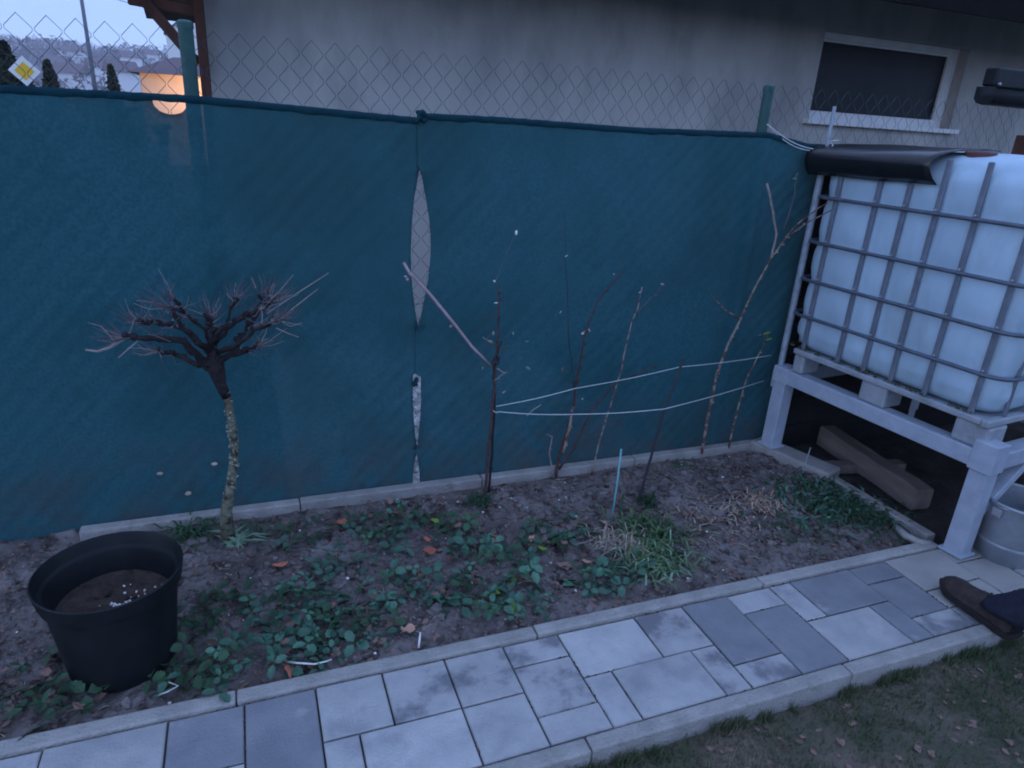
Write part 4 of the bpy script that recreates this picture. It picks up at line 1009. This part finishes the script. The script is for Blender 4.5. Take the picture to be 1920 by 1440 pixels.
for mm in (M_trous, M_jack, M_skin): bm2.materials.append(mm)
for p in bm2.polygons:
    z = p.center.z; p.use_smooth = True
    p.material_index = 0 if (z < .84 and abs(p.center.x-.02) < .20) else (1 if z < 1.415 else 2)
hr = MB(); hv = []
for j in range(7):
    t = j/6*1.25; 
    for k in range(16):
        a = 2*math.pi*k/16; rr_ = math.sin(t+.001); back = .5-.5*math.sin(a)
        hv.append((.02+.092*rr_*math.cos(a), -.41+.112*rr_*math.sin(a)-.006, 1.595+.095*math.cos(t)-.05*back*(t > .9)))
hr.add(hv, [(j*16+k, (j+1)*16+k, (j+1)*16+(k+1)%16, j*16+(k+1)%16) for j in range(6) for k in range(16)]).build('hair', M_hair, per, smooth=True)
fc = MB(); fc.blob((.02,-.298,1.54), .016, .05, (.8,1,1.3)); fc.blob((-.065,-.416,1.55), .022, .05, (.4,.8,1.3)); fc.blob((.105,-.416,1.55), .022, .05, (.4,.8,1.3))
fc.build('nose_and_ears', M_skin, per, smooth=True)
ey = MB(); ey.blob((-.012,-.318,1.57), .011, 0); ey.blob((.052,-.318,1.57), .011, 0); ey.build('eyes', M_sole, per, smooth=True)
# hem of the near trouser leg, folded over the shoe
hm = MB(); hvv = []
for j, (z, rx, ry, cy) in enumerate(((.30,.064,.068,-.15),(.22,.066,.072,-.088),(.15,.070,.080,-.035),(.105,.074,.090,-.0),(.082,.075,.092,.008),(.084,.068,.084,.008))):
    for k in range(18):
        a = 2*math.pi*k/18; w = 1+.05*noise.noise(Vector((math.cos(a)*2, math.sin(a)*2, z*18)))
        hvv.append((-.107+rx*w*math.cos(a), cy+ry*w*math.sin(a), z+.008*math.sin(a*2+1)))
hm.add(hvv, [(j*18+k, (j+1)*18+k, (j+1)*18+(k+1)%18, j*18+(k+1)%18) for j in range(5) for k in range(18)]).build('trouser_hem', M_trous, per, smooth=True)

# ------------------------------------------------------------------ far view beyond the cloth
def hill_h(x, y):
    t = max(0, min(1, (y-120)/420)); return 24*t*t*(3-2*t)*(1+.10*fbm(x*.012, y*.012)) + 1.2*fbm(x*.05, y*.05)*t
sheet('hillside', -420, 300, 100, 620, -.3, M_hill, 60, 50, hill_h)
def far_p(px, Y): 
    d = ray(px, 150); x = d.x/d.y*Y; return x
ft = MB()
for _ in range(900):
    Y = random.uniform(150, 600); x = far_p(random.uniform(-60, 420), Y); z = -.3+hill_h(x, Y); h = random.uniform(2.5, 7)*(1 if Y > 300 else .7)*(1.0+.8*max(0, fbm(x*.02, Y*.02, 4))); w = h*random.uniform(.35,.6)
    for _k in range(24):
        c = Vector((x+random.gauss(0,w*.4), Y+random.gauss(0,w*.4), z+h*random.uniform(.3,1)))
        a = Vector((random.gauss(0,1),random.gauss(0,1),random.gauss(0,1)))*h*.07; b2 = Vector((random.gauss(0,1),random.gauss(0,1),random.gauss(0,1)))*h*.07
        ft.add([c-a, c+b2, c+a*.7-b2*.6], [(0,1,2)])
tag(ft.build('hillside_trees', M_ftree), kind='stuff')
FH = [(125,96,330,9,'pale house high on the hillside, left of the street pole'),(152,97,345,9,'pale house high on the hillside just left of the street pole'),(110,117,260,10,'light house low on the hillside behind the dark shrub'),
      (187,125,210,8,'small white house right of the street pole'),(133,137,170,9,'whitish house low behind the fence, right of the priority sign'),(245,108,280,9,'pale house on the hillside right of the street pole'),(285,102,330,9,'pale house far right on the hillside near the timber bracket'),(228,134,150,7,'small white house just left of the orange building'),
      (322,115,330,8,'tiny pale house on the hillside close to the left fence post')]
for px, py, Y, w, lab in FH:
    p = at(px, py, Y); z0 = min(-.3+hill_h(p.x, Y), p.z-2)
    o = empty('far_house', (p.x, Y, z0), random.uniform(-.5,.5), lab, 'house', 'houses on the hillside'); hh = max(2.5, p.z-z0); 
    MB().box(-w/2*.6, w/2*.6, -2.5, 2.5, -1, hh).build('wall', M_fwall, o)
    MB().add([(-w*.36,-3,hh-.1),(w*.36,-3,hh-.1),(w*.36,3,hh-.1),(-w*.36,3,hh-.1),(-w*.36,0,hh+1.8),(w*.36,0,hh+1.8)], [(0,1,5,4),(2,3,4,5),(0,4,3),(1,2,5),(0,3,2,1)]).build('roof', M_froof, o)
# neighbours in the middle distance
p = at(308, 150, 24); ob = empty('orange_building', (p.x+.9, 24, -.25), 0, 'low orange rendered building lit warm beside the left fence post', 'building')
z1 = at(308, 138, 24).z+.25; xl = at(263, 150, 24).x-(p.x+.9)
MB().box(xl, 3.2, 0, 4, 0, z1).build('wall', M_owall, ob)
MB().add([(xl-.3,-.4,z1-.02),(3.5,-.4,z1-.02),(3.5,4.4,z1-.02),(xl-.3,4.4,z1-.02),(xl+.8,2,z1+.55),(3.5,2,z1+.75)], [(0,1,5,4),(2,3,4,5),(3,0,4),(1,2,5),(0,3,2,1)]).build('roof', M_froof, ob)
lampb = MB().box(.35, .47, -.14, -.02, z1-.75, z1-.6).build('wall_lamp', M_signW, ob)
pl_ = bpy.data.lights.new('lamp_light', 'POINT'); pl_.energy = 55; pl_.color = (1, .66, .42); pl_.shadow_soft_size = .12
plo = bpy.data.objects.new('lamp_light', pl_); col.objects.link(plo); plo.location = ob.location+Vector((.41, -1.3, z1-.5))
p = at(345, 60, 34); wh = empty('white_house', (p.x, 34, -.25), 0, 'white gabled house glimpsed between the timber bracket and the grey wall', 'house')
zt = at(345, 22, 34).z+.25; zl = at(318, 45, 34).z+.25; hw = at(385, 60, 34).x-at(316, 60, 34).x
wv = [(-hw*.5,0,0),(hw*.9,0,0),(hw*.9,0,zt-.1),(0.2*hw,0,zt),(-hw*.5,0,zl-.35)]
MB().add(wv+[(x, 5, z) for x, y, z in wv], [(0,1,2,3,4),(9,8,7,6,5),(0,5,6,1),(1,6,7,2),(2,7,8,3),(3,8,9,4),(4,9,5,0)]).build('wall', M_fwall, wh)
MB().add([(-hw*.55,-.1,zl-.40),(.2*hw,-.1,zt+.02),(.2*hw,5.1,zt+.02),(-hw*.55,5.1,zl-.40),(-hw*.55,-.1,zl-.34),(.2*hw,-.1,zt+.08),(.2*hw,5.1,zt+.08),(-hw*.55,5.1,zl-.34)], [(0,3,2,1),(4,5,6,7),(0,1,5,4),(1,2,6,5),(2,3,7,6),(3,0,4,7)]).build('roof', M_froof, wh)
def leafy(name, px, py_top, Y, wpx, label, m=M_conif, dens=900):
    t = at(px, py_top, Y); h = t.z+.25; w = wpx/FOC*Y/fwd.y*.5
    o = empty(name, (t.x, Y, -.25), 0, label, 'shrub' if 'shrub' in name else 'tree')
    MB().tube([(0,0,0),(0.02,0,h*.5),(0,0,h*.92)], (.07,.015), 6).build('trunk', M_bark, o)
    b = MB()
    for _ in range(dens):
        u = random.random()**.8; a = random.uniform(0,6.28); r = w*(1-u)**.55*math.sqrt(random.random())*(.8+.4*noise.noise(Vector((a*1.5,u*5,px))))
        c = Vector((r*math.cos(a), r*math.sin(a), h*(.08+.92*u))); s = random.uniform(.04,.10)
        A = Vector((random.gauss(0,1),random.gauss(0,1),random.gauss(0,1))).normalized()*s; B2_ = Vector((random.gauss(0,1),random.gauss(0,1),random.gauss(0,1))).normalized()*s
        b.add([c-A, c+B2_, c+A, c-B2_], [(0,1,2,3)])
    b.build('crown', m, o)
hd = empty('blocker_hedge', (-1.9, 7.2, -.25), 0, 'unseen dark hedge added behind the left cloth to block glow through it', 'hedge')
hb = MB()  # unseen hedge added to darken the cloth and block the lit wall
for _ in range(5200):
    c = Vector((random.uniform(-1.3, 1.3), random.uniform(-.3, .3), random.uniform(.0, 1.63))); q = .045
    A = Vector((random.gauss(0,1),random.gauss(0,1),random.gauss(0,1))).normalized()*q; B2_ = Vector((random.gauss(0,1),random.gauss(0,1),random.gauss(0,1))).normalized()*q
    hb.add([c-A, c+B2_, c+A, c-B2_], [(0,1,2,3)])
hb.build('foliage', M_conif, hd)
MB().box(-1.2, 1.2, -.16, .16, 0, 1.35).build('core', M_conif, hd)
leafy('conifer_tree', 5, 80, 18, 70, 'dark conifer at the far left edge beyond the fence', dens=2600)
leafy('evergreen_shrub', 88, 116, 20, 44, 'dark evergreen shrub just right of the priority road sign', dens=1800)
leafy('evergreen_shrub', 207, 124, 22, 34, 'dark shrub between the street pole and the orange building', dens=1500)
leafy('evergreen_shrub', 40, 135, 24, 70, 'dark hedge like shrub behind the priority road sign', dens=1500)
# road sign
p = at(46, 133, 17); sg = empty('road_sign', (p.x, 17, -.25), 0, 'yellow and white diamond priority road sign on a post left of the shrub', 'road sign')
sz = p.z+.25; q = .27
MB().tube([(0,.03,0),(0,.03,sz+.2)], .03, 8).build('post', M_metalpole, sg)
def diam(b, w, y, t=.012):
    c = w*.18
    P = [(-w,0),(-w+c,-c),(-c,-w+c),(0,-w),(c,-w+c),(w-c,-c),(w,0),(w-c,c),(c,w-c),(0,w),(-c,w-c),(-w+c,c)]
    n = len(P); b.add([(x, y, sz+z) for x, z in P]+[(x, y+t, sz+z) for x, z in P], [tuple(range(n)), tuple(reversed(range(n, 2*n)))]+[(i, n+i, n+(i+1)%n, (i+1)%n) for i in range(n)])
    return b
diam(MB(), q, -.01).build('plate', M_signW, sg); diam(MB(), q*.62, -.018, .006).build('yellow_centre', M_signY, sg)
# street pole and cables
p = at(167, 90, 45); sp_ = empty('street_pole', (p.x, 45, -.3), 0, 'tall grey street pole rising past the top edge of the photo', 'pole')
MB().tube([(0,0,0),(-.02,0,9.0)], (.12,.075), 8).build('mast', M_metalpole, sp_, smooth=True)
MB().tube([(-.02,0,8.9),(-.1,-.6,9.15),(-.2,-1.3,9.2)], .04, 6).build('arm', M_metalpole, sp_)
MB().box(-.3,-.1,-1.8,-1.2,9.1,9.25).build('lamp_head', M_metalpole, sp_)
for (za, zb, lab) in ((7.6, 6.5, 'upper overhead cable running right from the street pole'), (6.6, 5.4, 'lower overhead cable running right from the street pole')):
    A = Vector((p.x, 45, za)); B2_ = Vector((p.x+26, 60, zb)); n = 12
    tag(MB().tube([A.lerp(B2_, t/n)-Vector((0,0,.8*math.sin(math.pi*t/n))) for t in range(n+1)], .02, 4).build('cable', M_metalpole), lab, 'cable')

# ------------------------------------------------------------------ evening haze
hz = MB().box(-460, 460, -60, 700, -1.5, 75)
ho = hz.build('haze', mat('haze', (.8, .8, .9))); tag(ho, kind='stuff')
hm_ = bpy.data.materials.new('evening_haze'); hm_.use_nodes = True; hn = hm_.node_tree; hn.nodes.clear()
ho_ = hn.nodes.new('ShaderNodeOutputMaterial'); hv_ = hn.nodes.new('ShaderNodeVolumePrincipled')
hv_.inputs['Color'].default_value = (.86, .86, .93, 1); hv_.inputs['Density'].default_value = .0011
hn.links.new(hv_.outputs[0], ho_.inputs['Volume']); ho.data.materials.clear(); ho.data.materials.append(hm_)
